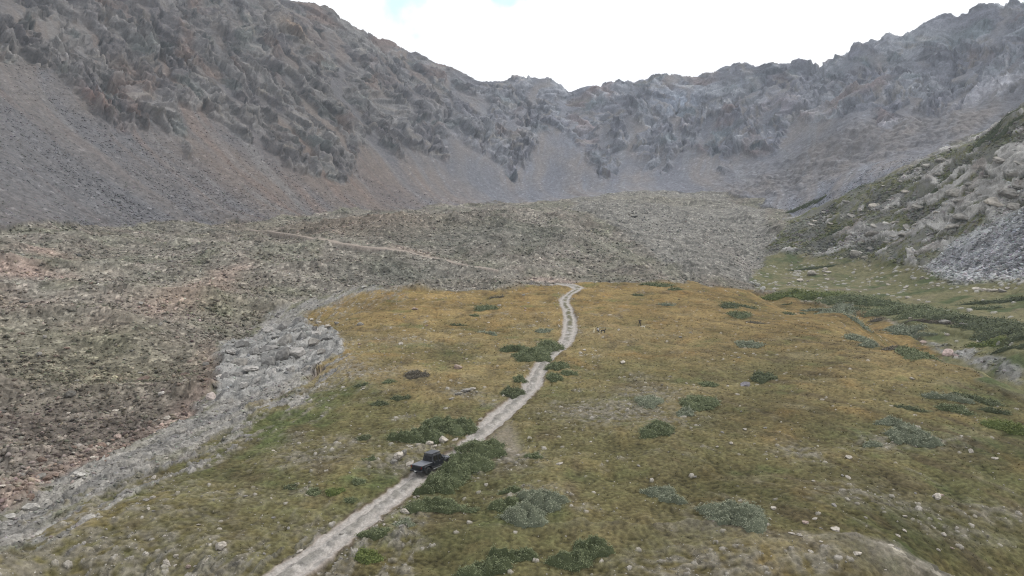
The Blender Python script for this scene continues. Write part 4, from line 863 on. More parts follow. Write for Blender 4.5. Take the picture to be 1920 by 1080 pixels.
# slabs of the grey outcrop at the left, dipping along the bank
ocx = [(430,668,26),(455,652,30),(482,640,28),(505,628,26),(530,618,24),(560,612,22),(420,690,24),(447,690,34),(476,672,36),(505,660,34),(535,648,36),(565,640,30),(594,632,22),(440,712,28),(470,702,32),(500,690,34),(530,678,36),(560,668,44),(590,655,28),(612,645,22),(480,722,24),(510,712,26),(545,700,26),(575,690,24),(520,640,20),(549,628,20),(603,668,20),(455,728,22),(424,722,20)]
for k_, (u, v, wp) in enumerate(ocx):
    t_ = rnd.choice([GREY, (.22, .215, .21, 1), (.32, .31, .30, 1), (.17, .168, .165, 1)]); o_ = boulder(u, v, wp, 'outcrop slab', tint=t_, group='slabs of the grey outcrop', hk=.8, yaw=rnd.uniform(.7, 1.3), name='rock_outcrop')
    o_['category'] = 'rock outcrop'; later(o_, u, v, 'fractured slab', t_); o_.rotation_euler[1] += rnd.uniform(-.7, .1); o_.rotation_euler[0] += rnd.uniform(-.4, .4)
# the nameless rest of the loose stones one could still count, by where they lie
def inside(u, v, poly):
    c = False; m = len(poly)
    for i_ in range(m):
        x0, y0 = poly[i_]; x1, y1 = poly[(i_ + 1) % m]
        if (y0 > v) != (y1 > v) and u < (x1 - x0) * (v - y0) / (y1 - y0) + x0: c = not c
    return c
def strew(n_, poly, wmin, wmax, tints, label, group, hk=.8):
    us = [p[0] for p in poly]; vs = [p[1] for p in poly]; k = 0; tries = 0
    while k < n_ and tries < 4000:
        tries += 1; u, v = rnd.uniform(min(us), max(us)), rnd.uniform(min(vs), max(vs))
        if not inside(u, v, poly): continue
        if inside(u, v, ROAD_L + ROAD_R): continue
        t_ = rnd.choice(tints); o_ = boulder(u, v, wmin + (wmax - wmin) * rnd.random() ** 2.5, label, tint=t_, group=group, hk=hk); k += 1; later(o_, u, v, 'boulder' if 'boulder' in label else 'stone', t_)
strew(46, [(0,930),(120,860),(230,800),(330,750),(395,725),(385,745),(300,800),(180,880),(60,950),(0,985)], 8, 20, [RUST, PINK, RUST, GREY, PALE], 'ruddy boulder in the belt along the gully at the left', 'ruddy boulders along the gully')
strew(34, [(0,560),(250,520),(420,600),(400,700),(200,800),(0,880)], 7, 14, [GREY, DARK, DARK, GREY, RUST], 'grey lichened boulder in the open scree at the left', 'grey boulders in the left scree')
strew(22, [(430,750),(640,700),(700,720),(560,820),(300,960),(120,1040),(60,1010),(300,860)], 5, 11, [PALE, GREY], 'pale stone on the gravel bank between scree and grass', 'stones on the gravel bank')
strew(26, [(1440,480),(1700,490),(1780,540),(1900,560),(1700,560),(1480,530)], 4, 9, [PALE], 'white stone strewn on the grassy flat under the bluff', 'white stones under the bluff')
strew(26, [(1500,860),(1620,860),(1900,980),(1900,1075),(1500,1075)], 6, 13, [PALE, GREY, PALE, PINK], 'pale stone in the rocky streaks of the lower right slope', 'stones on the lower right slope')
strew(16, [(600,900),(640,930),(520,1075),(200,1075),(400,940)], 5, 10, [PALE, GREY], 'pale stone in the grass left of the lower track', 'stones left of the lower track')
strew(20, [(660,600),(740,560),(1000,560),(1030,600),(900,720),(700,700)], 4, 8, [PALE, GREY, PINK], 'small stone on the golden plateau left of the track', 'stones on the golden plateau')
strew(20, [(1100,640),(1300,600),(1500,700),(1400,900),(1100,860)], 4, 9, [PALE, GREY], 'small stone on the open slope right of the track', 'stones on the slope right of the track')
strew(24, [(690,960),(760,910),(800,935),(640,1040),(610,1070)], 4, 8, [PALE, GREY], 'small stone lying on the right verge of the lower track', 'stones on the track verge')

name_late()
# everything smaller: rubble that nobody could count
def rubble(name, label_kind, n_, sampler, mat, seed, tint):
    r_ = np.random.default_rng(seed); px, py, s_ = sampler(r_, n_); n_ = len(px)
    base = np.array([(1, 0, 0), (.3, .9, .1), (-.8, .6, 0), (-.9, -.5, 0), (.2, -1, .1), (.25, .15, .75), (-.4, -.1, .6), (.1, .1, -.8)], float)
    tri = np.array([(0, 1, 5), (1, 2, 5), (2, 6, 5), (2, 3, 6), (3, 4, 6), (4, 5, 6), (4, 0, 5), (1, 0, 7), (2, 1, 7), (3, 2, 7), (4, 3, 7), (0, 4, 7)])
    an = r_.random(n_) * 6.28; ca, sa = np.cos(an)[:, None], np.sin(an)[:, None]
    B = base[None] * (1 + r_.uniform(-.3, .3, (n_, 8, 3))) ; sc3 = np.stack([s_, s_ * r_.uniform(.6, 1, n_), s_ * r_.uniform(.5, .95, n_)], 1)
    B = B * sc3[:, None]; bx_, by_ = B[..., 0] * ca - B[..., 1] * sa, B[..., 0] * sa + B[..., 1] * ca
    tl = r_.normal(0, .35, (n_, 2)); bz_ = B[..., 2] + bx_ * tl[:, :1] + by_ * tl[:, 1:]
    gz = ground_z(px, py); V = np.stack([bx_ + px[:, None], by_ + py[:, None], bz_ + gz[:, None] + (s_ * .1)[:, None]], -1).reshape(-1, 3)
    F = (tri[None] + (np.arange(n_) * 8)[:, None, None]).reshape(-1, 3)
    cc = np.repeat(tint(r_, px, py, n_), 8, 0); me = mesh_from(name, V, F, cc); me.materials.append(mat)
    return tag(link(name, me), label_kind, None, None, 'stuff')
def land_mask(m, px, py):
    a_ = np.arctan2(px, py); l_ = .5 * np.log(px * px + py * py); i_ = np.clip(np.searchsorted(az, a_) - 1, 0, NAZ - 1); j_ = np.clip(np.searchsorted(ls, l_) - 1, 0, NLS - 1)
    return m.reshape(NAZ, NLS)[i_, j_]
def samp(mask, r0, r1, a0, a1, size, grow):
    def f(r_, n_):
        a_ = r_.uniform(a0, a1, n_); rr = np.exp(r_.uniform(math.log(r0), math.log(r1), n_)); px, py = rr * np.sin(a_), rr * np.cos(a_)
        keep = (r_.random(n_) < land_mask(mask, px, py)) & (land_mask(road, px, py) < .2) & (land_mask(tr, px, py) < .1); px, py, rr = px[keep], py[keep], rr[keep]
        return px, py, size * (.5 + 1.3 * r_.random(len(px)) ** 3) * (rr / 120) ** grow
    return f
Cg = C.reshape(NAZ, NLS, 3)
def tint_ground(k):
    def f(r_, px, py, n_):
        a_ = np.arctan2(px, py); l_ = .5 * np.log(px * px + py * py); i_ = np.clip(np.searchsorted(az, a_) - 1, 0, NAZ - 1); j_ = np.clip(np.searchsorted(ls, l_) - 1, 0, NLS - 1)
        return np.clip(Cg[i_, j_] * (k + (1.5 - k) * r_.random((n_, 1)) ** 1.5) * (1 + r_.normal(0, .04, (n_, 3))), .02, .5)
    return f
coarse_all = sstep(-.35, .3, fbm(x / 45, y / 45, 2, 90)) * (1 - .6 * ins('greyhill', 20))
M_RUB = earth('loose_rubble', 2.0, .25, .05)
rubble('rubble', 'lichened rubble covering the rocky hill and the scree', 120000, samp(field * (.35 + .65 * coarse_all), 75, 520, -.72, .45, .30, .45), M_RUB, 1, tint_ground(.75))
rubble('gravel', 'pale stones on the gravel bank and the fan', 110000, samp(np.maximum(np.maximum(np.maximum(greyb * (1 - mead) * .5, fan), bluff * .35), val * ins('rub', 6) ), 65, 480, -.72, .72, .22, .8), M_RUB, 2, tint_ground(.9))
rubble('talus', 'broken stones between the outcrops of the bluff and on the fan', 90000, samp(np.maximum(fan, bluff * .55), 290, 500, .25, .72, .36, .5), M_RUB, 4, tint_ground(.9))
rubble('scree', 'grey and brown scree at the foot of the mountain wall', 90000, samp(mtn * (1 - rock) * sstep(760, 420, R), 325, 620, -.72, .72, .27, .4), M_RUB, 6, tint_ground(1.05))
def tint_pale(r_, px, py, n_):
    return np.array((.33, .305, .265)) * (.55 + .6 * r_.random((n_, 1)))
pebm = np.clip(mead * (.5 * ST ** 1.5 + .03 + .10 * sstep(.15, .5, fbm(x / 7, y / 7, 4, 54)) + .05 * sstep(.1, .5, fbm(x / 17, y / 17, 2, 58))), 0, 1)
rubble('pebbles', 'pale pebbles scattered in the turf', 90000, samp(pebm, 60, 260, -.72, .72, .13, .8), M_RUB, 3, tint_pale)
# grass tussocks
def tussocks(n_):
    r_ = np.random.default_rng(5); px, py, s_ = samp(mead * .9, 58, 200, -.70, .70, .12, .9)(r_, n_); n_ = len(px)
    gz = ground_z(px, py); c = np.stack([px, py, gz], 1)[:, None, None]; nb = 4
    d = r_.normal(0, .5, (n_, nb, 3)); d[..., 2] = 1; d /= np.linalg.norm(d, axis=2, keepdims=True); sd = np.cross(d, r_.normal(0, 1, (n_, nb, 3))); sd /= np.linalg.norm(sd, axis=2, keepdims=True)
    S_ = s_[:, None, None]
    root = c[:, :, 0] + r_.normal(0, .3, (n_, nb, 3)) * S_ * np.array((1, 1, 0))
    V = np.stack([root - sd * S_ * .25, root + sd * S_ * .25, root + d * S_ * 1.1], 2).reshape(-1, 3)
    F = np.arange(len(V)).reshape(-1, 3); cc = np.repeat(tint_ground(.8)(r_, px, py, n_), nb * 3, 0)
    me = mesh_from('grass', V, F, cc); me.materials.append(M_LEAF); tag(link('grass', me), 'short autumn grass tussocks on the meadow', None, None, 'stuff')
tussocks(40000)
print('stones', time.time() - T0)

# ------------------------------------------------------------------ the pickup
def simple(name, c, rough=.5, metal=0, spec=.5, var=.15, scale=3):
    m, t, b = new_mat(name); tc = t.nodes.new('ShaderNodeTexCoord'); n1 = t.nodes.new('ShaderNodeTexNoise'); n1.inputs['Scale'].default_value = scale; n1.inputs['Detail'].default_value = 4
    t.links.new(tc.outputs['Object'], n1.inputs['Vector']); mx = t.nodes.new('ShaderNodeMix'); mx.data_type = 'RGBA'; t.links.new(n1.outputs['Fac'], mx.inputs['Factor'])
    mx.inputs['A'].default_value = (*[v * (1 - var) for v in c], 1); mx.inputs['B'].default_value = (*[min(1, v * (1 + var) + .004) for v in c], 1)
    t.links.new(mx.outputs['Result'], b.inputs['Base Color']); b.inputs['Roughness'].default_value = rough; b.inputs['Metallic'].default_value = metal; b.inputs['Specular IOR Level'].default_value = spec
    return m
M_PAINT = simple('dusty_black_paint', (.016, .017, .022), .32, 0, .5); M_PLAST = simple('black_plastic', (.022, .022, .025), .6); M_COVER = simple('grey_vinyl_cover', (.125, .130, .150), .45)
M_HOODP = simple('sky_lit_black_hood', (.075, .077, .092), .25, 0, .8); M_GLASS = simple('dark_glass', (.006, .007, .009), .08, 0, .8, 0); M_TYRE = simple('tyre_rubber', (.020, .019, .018), .85); M_RIM = simple('dark_alloy', (.05, .05, .052), .4, .7)  # hood is the black paint with the sky's reflection lightened into its colour
M_LAMPR = simple('red_lens', (.20, .012, .012), .25); M_LAMPW = simple('clear_lens', (.45, .45, .44), .2); M_CHROME = simple('bare_metal', (.42, .42, .43), .3, .8); M_WHITE = simple('licence_plate_enamel', (.5, .5, .5), .4)
class MB:
    def __init__(s): s.bm = bmesh.new()
    def prism(s, prof, y0, y1, bev=.03):
        """side outline (x, z) pulled across from y0 to y1, edges rounded"""
        b = bmesh.new(); n_ = len(prof); A_ = [b.verts.new((p[0], y0, p[1])) for p in prof]; B_ = [b.verts.new((p[0], y1, p[1])) for p in prof]
        b.faces.new(A_); b.faces.new(B_[::-1])
        for k in range(n_): b.faces.new((A_[k], B_[k], B_[(k + 1) % n_], A_[(k + 1) % n_]))
        bmesh.ops.recalc_face_normals(b, faces=b.faces)
        if bev: bmesh.ops.bevel(b, geom=list(b.edges), offset=bev, segments=2, affect='EDGES', profile=.6)
        t_ = bpy.data.meshes.new('t'); b.to_mesh(t_); b.free(); s.bm.from_mesh(t_); bpy.data.meshes.remove(t_)
    def box(s, x0, x1, y0, y1, z0, z1, bev=.02): s.prism([(x0, z0), (x1, z0), (x1, z1), (x0, z1)], y0, y1, bev)
    def hexa(s, c8_, bev=.02):
        b = bmesh.new(); v = [b.verts.new(p) for p in c8_]
        for f in ((0, 1, 2, 3), (7, 6, 5, 4), (0, 4, 5, 1), (1, 5, 6, 2), (2, 6, 7, 3), (3, 7, 4, 0)): b.faces.new([v[k] for k in f])
        bmesh.ops.recalc_face_normals(b, faces=b.faces)
        if bev: bmesh.ops.bevel(b, geom=list(b.edges), offset=bev, segments=2, affect='EDGES', profile=.6)
        t_ = bpy.data.meshes.new('t'); b.to_mesh(t_); b.free(); s.bm.from_mesh(t_); bpy.data.meshes.remove(t_)
    def cyl(s, c, r, w, axis='Y', seg=28, r2=None):
        M_ = Matrix.Translation(c) @ {'Y': Matrix.Rotation(math.pi / 2, 4, 'X'), 'X': Matrix.Rotation(math.pi / 2, 4, 'Y'), 'Z': Matrix()}[axis]
        bmesh.ops.create_cone(s.bm, cap_ends=True, segments=seg, radius1=r, radius2=r if r2 is None else r2, depth=w, matrix=M_)
    def torus(s, c, R_, r_, seg=32, sm=12):
        rows = []
        for k in range(seg):
            a_ = 2 * math.pi * k / seg; rows.append([s.bm.verts.new((c[0] + (R_ + r_ * math.cos(b_) * 1.0) * math.cos(a_), c[1] + r_ * 1.25 * math.sin(b_), c[2] + (R_ + r_ * math.cos(b_)) * math.sin(a_))) for b_ in [2 * math.pi * j / sm for j in range(sm)]])
        for k in range(seg):
            for j in range(sm): s.bm.faces.new((rows[k][j], rows[(k + 1) % seg][j], rows[(k + 1) % seg][(j + 1) % sm], rows[k][(j + 1) % sm]))
    def build(s, name, mat, parent):
        me = bpy.data.meshes.new(name); bmesh.ops.recalc_face_normals(s.bm, faces=s.bm.faces); s.bm.to_mesh(me); s.bm.free(); me.materials.append(mat)
        for p in me.polygons: p.use_smooth = False
        return link(name, me, parent)
truck = bpy.data.objects.new('pickup_truck', None); COL.objects.link(truck)
tag(truck, 'black four door pickup with roof rack and covered bed parked on the dirt track', 'pickup truck')
W_ = .78                                             # half width of the body between the flares
b = MB(); b.box(-2.55, 1.0, -W_, W_, .62, 1.12, .05); b.box(.95, 2.15, -W_ + .05, W_ - .05, .62, .98, .05); b.box(-2.5, 2.3, -.42, .42, .42, .66, .03)
b.box(-.78, 1.12, -W_, W_, .60, 1.17, .04); body = b.build('body', M_PAINT, truck)
b = MB(); b.hexa([(-.80, -.76, 1.15), (1.02, -.76, 1.15), (1.02, .76, 1.15), (-.80, .76, 1.15), (-.62, -.64, 1.80), (.62, -.64, 1.80), (.62, .64, 1.80), (-.62, .64, 1.80)], .06); cabn = b.build('cab', M_PAINT, truck)
b = MB(); b.hexa([(-.60, -.62, 1.80), (.60, -.62, 1.80), (.60, .62, 1.80), (-.60, .62, 1.80), (-.55, -.58, 1.84), (.55, -.58, 1.84), (.55, .58, 1.84), (-.55, .58, 1.84)], .015); b.build('roof', M_PLAST, truck)
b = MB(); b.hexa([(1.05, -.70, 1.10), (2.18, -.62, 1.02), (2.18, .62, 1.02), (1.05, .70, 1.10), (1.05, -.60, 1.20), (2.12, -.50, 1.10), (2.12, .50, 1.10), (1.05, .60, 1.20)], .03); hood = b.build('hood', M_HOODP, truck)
b = MB(); b.box(1.5, 1.9, -.16, .16, 1.13, 1.185, .02); b.build('vent', M_PLAST, hood)
b = MB(); b.box(2.14, 2.22, -.55, .55, .72, 1.04, .02); gr = b.build('grille', M_PLAST, truck)
for k in range(7):
    y_ = -.33 + k * .11; b = MB(); b.box(2.222, 2.232, y_ - .022, y_ + .022, .78, 1.0, .004); b.build('slot', M_GLASS, gr)
for s_ in (-1, 1):
    b = MB(); b.cyl((2.235, s_ * .46, .90), .105, .05, 'X', 24); b.build('headlight', M_LAMPW, truck)
    b = MB(); b.box(-2.585, -2.548, s_ * .70 - .05, s_ * .70 + .05, .86, 1.08, .01); b.build('tail_light', M_LAMPR, truck)
b = MB(); b.hexa([(2.2, -.78, .55), (2.48, -.60, .55), (2.48, .60, .55), (2.2, .78, .55), (2.2, -.78, .74), (2.44, -.60, .72), (2.44, .60, .72), (2.2, .78, .74)], .03); b.cyl((2.48, 0, .80), .03, .7, 'Y', 12); b.build('front_bumper', M_PLAST, truck)
b = MB(); b.box(-2.78, -2.56, -.80, .80, .52, .68, .03); rb_ = b.build('rear_bumper', M_PLAST, truck)
b = MB(); b.box(-2.80, -2.79, -.16, .16, .545, .66, .003); b.build('licence_plate', M_WHITE, rb_)
b = MB(); b.box(-2.95, -2.78, -.04, .04, .46, .54, .01); b.cyl((-2.93, 0, .58), .03, .1, 'Z', 12); b.build('hitch', M_CHROME, rb_)
b = MB(); b.box(-2.60, -2.555, -.60, .60, .72, 1.10, .015); tg = b.build('tailgate', M_PAINT, truck)
b = MB(); b.box(-2.62, -2.603, -.12, .12, .98, 1.03, .006); b.build('handle', M_PLAST, tg)
b = MB(); b.box(-2.52, -.84, -.70, .70, 1.122, 1.165, .02); b.build('bed_cover', M_COVER, truck)
for s_ in (-1, 1):
    b = MB(); b.box(-2.5, -.86, s_ * .735 - .025, s_ * .735 + .025, 1.122, 1.175, .01); b.build('bed_rail', M_CHROME, truck)
# glass
def quad_plate(pts, off=.012):
    b = MB(); p = [Vector(q) for q in pts]; n_ = (p[1] - p[0]).cross(p[3] - p[0]).normalized() * off
    b.hexa([*(q - n_ for q in p), *(q + n_ for q in p)], .004); return b
quad_plate([(.985, -.64, 1.24), (.985, .64, 1.24), (.70, .58, 1.73), (.70, -.58, 1.73)]).build('windscreen', M_GLASS, truck)
quad_plate([(-.775, -.56, 1.26), (-.775, .56, 1.26), (-.665, .52, 1.66), (-.665, -.52, 1.66)]).build('rear_window', M_GLASS, truck)
for s_ in (-1, 1):
    for x0, x1, xt in ((.16, .88, .60), (-.66, .08, .08)):
        b = MB(); b.box(x0 - .03 if x0 > 0 else x0, x1 + .03 if x0 > 0 else x1, s_ * .785 - .012, s_ * .785 + .012, .64, 1.16, .01); dr = b.build('door', M_PAINT, truck)
        quad_plate([(x0 + .04, s_ * .752, 1.22), (x1, s_ * .752, 1.22), (min(x1, xt + .02), s_ * .668, 1.70), (x0 + .08, s_ * .668, 1.70)]).build('window', M_GLASS, dr)
        b = MB(); b.box(x0 + .05, x0 + .20, s_ * .81 - .012, s_ * .81 + .012, 1.02, 1.05, .006); b.build('handle', M_CHROME, dr)
    b = MB(); b.box(.86, .98, s_ * .95 - .09, s_ * .95 + .09, 1.20, 1.38, .03); b.box(.88, .93, s_ * .83 - .07, s_ * .83 + .07, 1.22, 1.26, .01); mi = b.build('wing_mirror', M_PLAST, truck)
    b = MB(); b.box(.850, .858, s_ * .95 - .075, s_ * .95 + .075, 1.22, 1.36, .003); b.build('mirror_glass', M_CHROME, mi)
    b = MB(); b.box(-.92, 1.02, s_ * .88 - .06, s_ * .88 + .06, .44, .50, .02); b.build('side_step', M_CHROME, truck)
    for xw in (-1.72, 1.58):
        # flat topped mudguard over each wheel
        prof = [(xw - .62, .62), (xw - .50, .98), (xw - .34, 1.06), (xw + .34, 1.06), (xw + .52, .96), (xw + .64, .62), (xw + .57, .62), (xw + .46, .90), (xw + .30, .99), (xw - .30, .99), (xw - .44, .92), (xw - .55, .62)]
        b = MB(); y0, y1 = sorted((s_ * .74, s_ * .97)); b.prism(prof, y0, y1, .012); b.build('mudguard', M_PLAST, truck)
        b = MB(); b.torus((xw, s_ * .83, .43), .31, .125); b.cyl((xw, s_ * .83, .43), .34, .20, 'Y', 32)
        wh = b.build('wheel', M_TYRE, truck)
        b = MB(); b.cyl((xw, s_ * .945, .43), .215, .05, 'Y', 24); b.cyl((xw, s_ * .965, .43), .06, .05, 'Y', 12); b.build('rim', M_RIM, wh)
b = MB()
for s_ in (-1, 1): b.box(-.66, .66, s_ * .60 - .025, s_ * .60 + .025, 1.93, 1.99, .01)
for xx_ in (-.6, 0, .6):
    for s_ in (-1, 1): b.box(xx_ - .03, xx_ + .03, s_ * .60 - .02, s_ * .60 + .02, 1.80, 1.94, .008)
rk_ = b.build('roof_rack', M_PLAST, truck)
for k in range(8):
    xx_ = -.62 + k * .177; b = MB(); b.box(xx_ - .045, xx_ + .045, -.60, .60, 1.955, 1.982, .008); b.build('slat', M_COVER, rk_)
b = MB(); b.box(.70, .76, -.52, .52, 1.86, 1.93, .02); b.build('light_bar', M_PLAST, rk_)
b = MB(); b.cyl((.95, -.80, 1.45), .012, .6, 'Z', 8); b.build('aerial', M_PLAST, truck)
tc_ = hit(811.5, 879)[0]; fa_ = hit(783, 892)[0]; fb_ = hit(846, 863.5)[0]
head = math.atan2(fb_[1] - fa_[1], fb_[0] - fa_[0]); print('truck heading deg right of ahead', 90 - math.degrees(head), 'r', math.hypot(tc_[0], tc_[1]))
fx_, fy_ = math.cos(head), math.sin(head)
def gz1(x_, y_): return float(np.mean(ground_z([x_ - .2, x_ + .2, x_], [y_, y_ + .2, y_ - .2])))
zf, zr = gz1(tc_[0] + fx_ * 1.58, tc_[1] + fy_ * 1.58), gz1(tc_[0] - fx_ * 1.72, tc_[1] - fy_ * 1.72)
zl, zt = gz1(tc_[0] - fy_ * .8, tc_[1] + fx_ * .8), gz1(tc_[0] + fy_ * .8, tc_[1] - fx_ * .8)
truck.rotation_mode = 'XYZ'; truck.scale = (1.17, 1.17, 1.20)
truck.location = (tc_[0], tc_[1], (zf + zr) / 2 - .02)
truck.rotation_euler = (math.atan2(zl - zt, 1.6), -math.atan2(zf - zr, 3.3), head)

# ------------------------------------------------------------------ people and dogs, grown over a skeleton
def grow(name, joints, bones, mat, parent=None, sub=2):
    """joints: name -> (x, y, z, radius). One continuous skin over the bones"""
    ks = list(joints); me = bpy.data.meshes.new(name); me.from_pydata([joints[k][:3] for k in ks], [(ks.index(a_), ks.index(b_)) for a_, b_ in bones], [])
    o = bpy.data.objects.new(name, me); COL.objects.link(o); md = o.modifiers.new('skin', 'SKIN'); sv = me.skin_vertices[0].data if me.skin_vertices else None
    if sv is None: bm_ = bmesh.new(); bm_.from_mesh(me); bm_.verts.layers.skin.verify(); bm_.to_mesh(me); bm_.free(); sv = me.skin_vertices[0].data
    for k, v in zip(ks, sv): r_ = joints[k][3]; v.radius = (r_, r_) if not isinstance(r_, tuple) else r_; v.use_root = (k == ks[0])
    md.use_smooth_shade = True; o.modifiers.new('sub', 'SUBSURF').levels = sub
    bpy.context.view_layer.update(); dg = bpy.context.evaluated_depsgraph_get(); m2 = bpy.data.meshes.new_from_object(o.evaluated_get(dg)); m2.name = name
    bpy.data.objects.remove(o); m2.materials.clear(); m2.materials.append(mat); return link(name, m2, parent)
M_SKIN = simple('skin', (.42, .25, .18), .6); M_HAIRD = simple('dark_hair', (.025, .018, .014), .7); M_BLACKC = simple('dark_clothes', (.028, .024, .024), .85); M_GREYC = simple('pale_grey_top', (.34, .33, .34), .85); M_DARKP = simple('dark_trousers', (.035, .032, .032), .85)
M_DOGB = simple('black_coat', (.022, .017, .013), .7); M_DOGW = simple('white_coat', (.62, .58, .50), .8); M_DOGC = simple('cream_coat', (.55, .48, .34), .8)
def hand(par, w, d, side, mat, tag_='hand'):
    """palm, four fingers of different length and a thumb, slightly curled; w wrist, d direction of the forearm"""
    w = Vector(w); d = Vector(d).normalized(); s_ = d.cross(Vector((0, 1, .2))).normalized() * side; J_ = {'p': (*(w + d * .05), .030), 'w': (*w, .026)}; B_ = [('w', 'p')]
    for k, (off, ln) in enumerate(((-.030, .068), (-.010, .080), (.010, .075), (.030, .058))):
        a_ = w + d * .085 + s_ * off; c_ = a_ + d * ln * .55 + Vector((0, -.010, 0)); e_ = c_ + d * ln * .4 + Vector((0, -.022, 0))
        for q, p_ in (('a', a_), ('c', c_), ('e', e_)): J_[q + str(k)] = (*p_, .0095)
        B_ += [('p', 'a%d' % k), ('a%d' % k, 'c%d' % k), ('c%d' % k, 'e%d' % k)]
    t1_ = w + d * .035 - s_ * .045; t2_ = t1_ + d * .035 - s_ * .015; J_['t1'] = (*t1_, .011); J_['t2'] = (*t2_, .010); B_ += [('p', 't1'), ('t1', 't2')]
    return grow(tag_, J_, B_, mat, par, 1)
def head_bits(par, h, face, mat_hair, long_=False):
    """hair and face features on a head centred at h that looks along face"""
    h = Vector(h); f = Vector(face).normalized(); s_ = f.cross(Vector((0, 0, 1))).normalized(); u_ = s_.cross(f)
    bm = bmesh.new(); bmesh.ops.create_icosphere(bm, subdivisions=3, radius=.112)
    for v in list(bm.verts):
        c_ = v.co.copy(); lx, ly, lz = c_.x, c_.y, c_.z
        v.co = h + f * (ly * 1.02 - .018) + s_ * lx * .93 + u_ * (lz * 1.08 + .022)
    kill = [v for v in bm.verts if (v.co - h).dot(f) > .035 and (v.co - h).dot(u_) < .052 or (v.co - h).dot(u_) < (-.13 if long_ else -.04)]
    bmesh.ops.delete(bm, geom=kill, context='VERTS'); me = bpy.data.meshes.new('hair'); bm.to_mesh(me); bm.free(); me.materials.append(mat_hair); link('hair', me, par)
    bm = bmesh.new()
    for sx in (-1, 1): bmesh.ops.create_icosphere(bm, subdivisions=1, radius=.012, matrix=Matrix.Translation(h + f * .092 + s_ * sx * .032 + u_ * .005))
    me = bpy.data.meshes.new('eyes'); bm.to_mesh(me); bm.free(); me.materials.append(M_HAIRD); link('eyes', me, par)
    bm = bmesh.new(); bmesh.ops.create_cone(bm, cap_ends=True, segments=8, radius1=.016, radius2=.006, depth=.045, matrix=Matrix.Translation(h + f * .102 - u_ * .022) @ u_.to_track_quat('Z', 'Y').to_matrix().to_4x4())
    for sx in (-1, 1): bmesh.ops.create_icosphere(bm, subdivisions=1, radius=.022, matrix=Matrix.Translation(h + s_ * sx * .088 - u_ * .005))
    me = bpy.data.meshes.new('face'); bm.to_mesh(me); bm.free(); me.materials.append(M_SKIN); link('face', me, par)
    bm = bmesh.new(); bmesh.ops.create_cube(bm, size=1, matrix=Matrix.Translation(h + f * .094 - u_ * .055) @ Matrix.Diagonal((.045, .012, .010, 1))); me = bpy.data.meshes.new('mouth'); bm.to_mesh(me); bm.free(); me.materials.append(simple('lips', (.30, .12, .10), .6)); link('mouth', me, par)
def person_root(u, v, yaw, label):
    X_, Y_, Z_ = spot(u, v); r_ = bpy.data.objects.new('person', None); COL.objects.link(r_); r_.location = (X_, Y_, Z_ + .03); r_.rotation_euler[2] = yaw; r_.scale = (1.15,) * 3
    return tag(r_, label, 'person')
# standing, both hands lifted to the face, elbows out; looks along -y in its own frame
P_ = person_root(1199.3, 611.5, math.radians(8), 'standing person in dark clothes with both hands raised to the face')
J = dict(pel=(0, 0, .98, (.155, .12)), bel=(0, .01, 1.12, (.145, .115)), che=(0, .0, 1.34, (.185, .125)), nek=(0, .01, 1.50, .065),
         shl=(.19, .0, 1.44, .075), shr=(-.19, .0, 1.44, .075), ell=(.40, -.10, 1.30, .055), elr=(-.40, -.10, 1.30, .055), wrl=(.17, -.20, 1.55, .038), wrr=(-.17, -.20, 1.55, .038),
         hil=(.11, 0, .93, .10), hir=(-.11, 0, .93, .10), knl=(.17, -.03, .50, .075), knr=(-.17, .0, .50, .075), anl=(.20, .03, .10, .050), anr=(-.21, .02, .10, .050), tol=(.22, -.16, .04, .040), tor=(-.23, -.17, .04, .040))
BN = [('pel', 'bel'), ('bel', 'che'), ('che', 'nek'), ('che', 'shl'), ('che', 'shr'), ('shl', 'ell'), ('shr', 'elr'), ('ell', 'wrl'), ('elr', 'wrr'), ('pel', 'hil'), ('pel', 'hir'), ('hil', 'knl'), ('hir', 'knr'), ('knl', 'anl'), ('knr', 'anr'), ('anl', 'tol'), ('anr', 'tor')]
grow('body', J, BN, M_BLACKC, P_)
hd = (0, -.02, 1.65); grow('head', dict(n=(0, .01, 1.49, .055), j=(0, -.01, 1.57, .075), c=(0, -.02, 1.66, (.088, .10)), t=(0, -.01, 1.73, .06)), [('n', 'j'), ('j', 'c'), ('c', 't')], M_SKIN, P_)
head_bits(P_, hd, (0, -1, 0), M_HAIRD); hand(P_, (.17, -.20, 1.55), (-.5, .1, .75), 1, M_SKIN); hand(P_, (-.17, -.20, 1.55), (.5, .1, .75), -1, M_SKIN)
# crouching beside the dogs, leaning toward the cream dog
P2_ = person_root(1121.5, 626.0, math.radians(200), 'person crouching between cream dog and black dog, pale top and dark trousers')
J = dict(pel=(0, .10, .42, (.16, .13)), bel=(0, .0, .56, (.145, .12)), che=(0, -.14, .76, (.18, .125)), nek=(0, -.19, .90, .06),
         shl=(.18, -.15, .85, .07), shr=(-.18, -.15, .85, .07), ell=(.30, -.32, .66, .052), elr=(-.27, -.30, .64, .052), wrl=(.30, -.54, .62, .037), wrr=(-.20, -.48, .52, .037))
grow('torso', J, [('pel', 'bel'), ('bel', 'che'), ('che', 'nek'), ('che', 'shl'), ('che', 'shr'), ('shl', 'ell'), ('shr', 'elr'), ('ell', 'wrl'), ('elr', 'wrr')], M_GREYC, P2_)
J = dict(pel=(0, .11, .40, (.16, .13)), hil=(.11, .08, .38, .105), hir=(-.11, .08, .38, .105), knl=(.20, -.30, .48, .078), knr=(-.19, -.24, .16, .075), anl=(.18, -.16, .09, .05), anr=(-.16, .18, .09, .05), tol=(.20, -.36, .04, .04), tor=(-.17, .02, .04, .04))
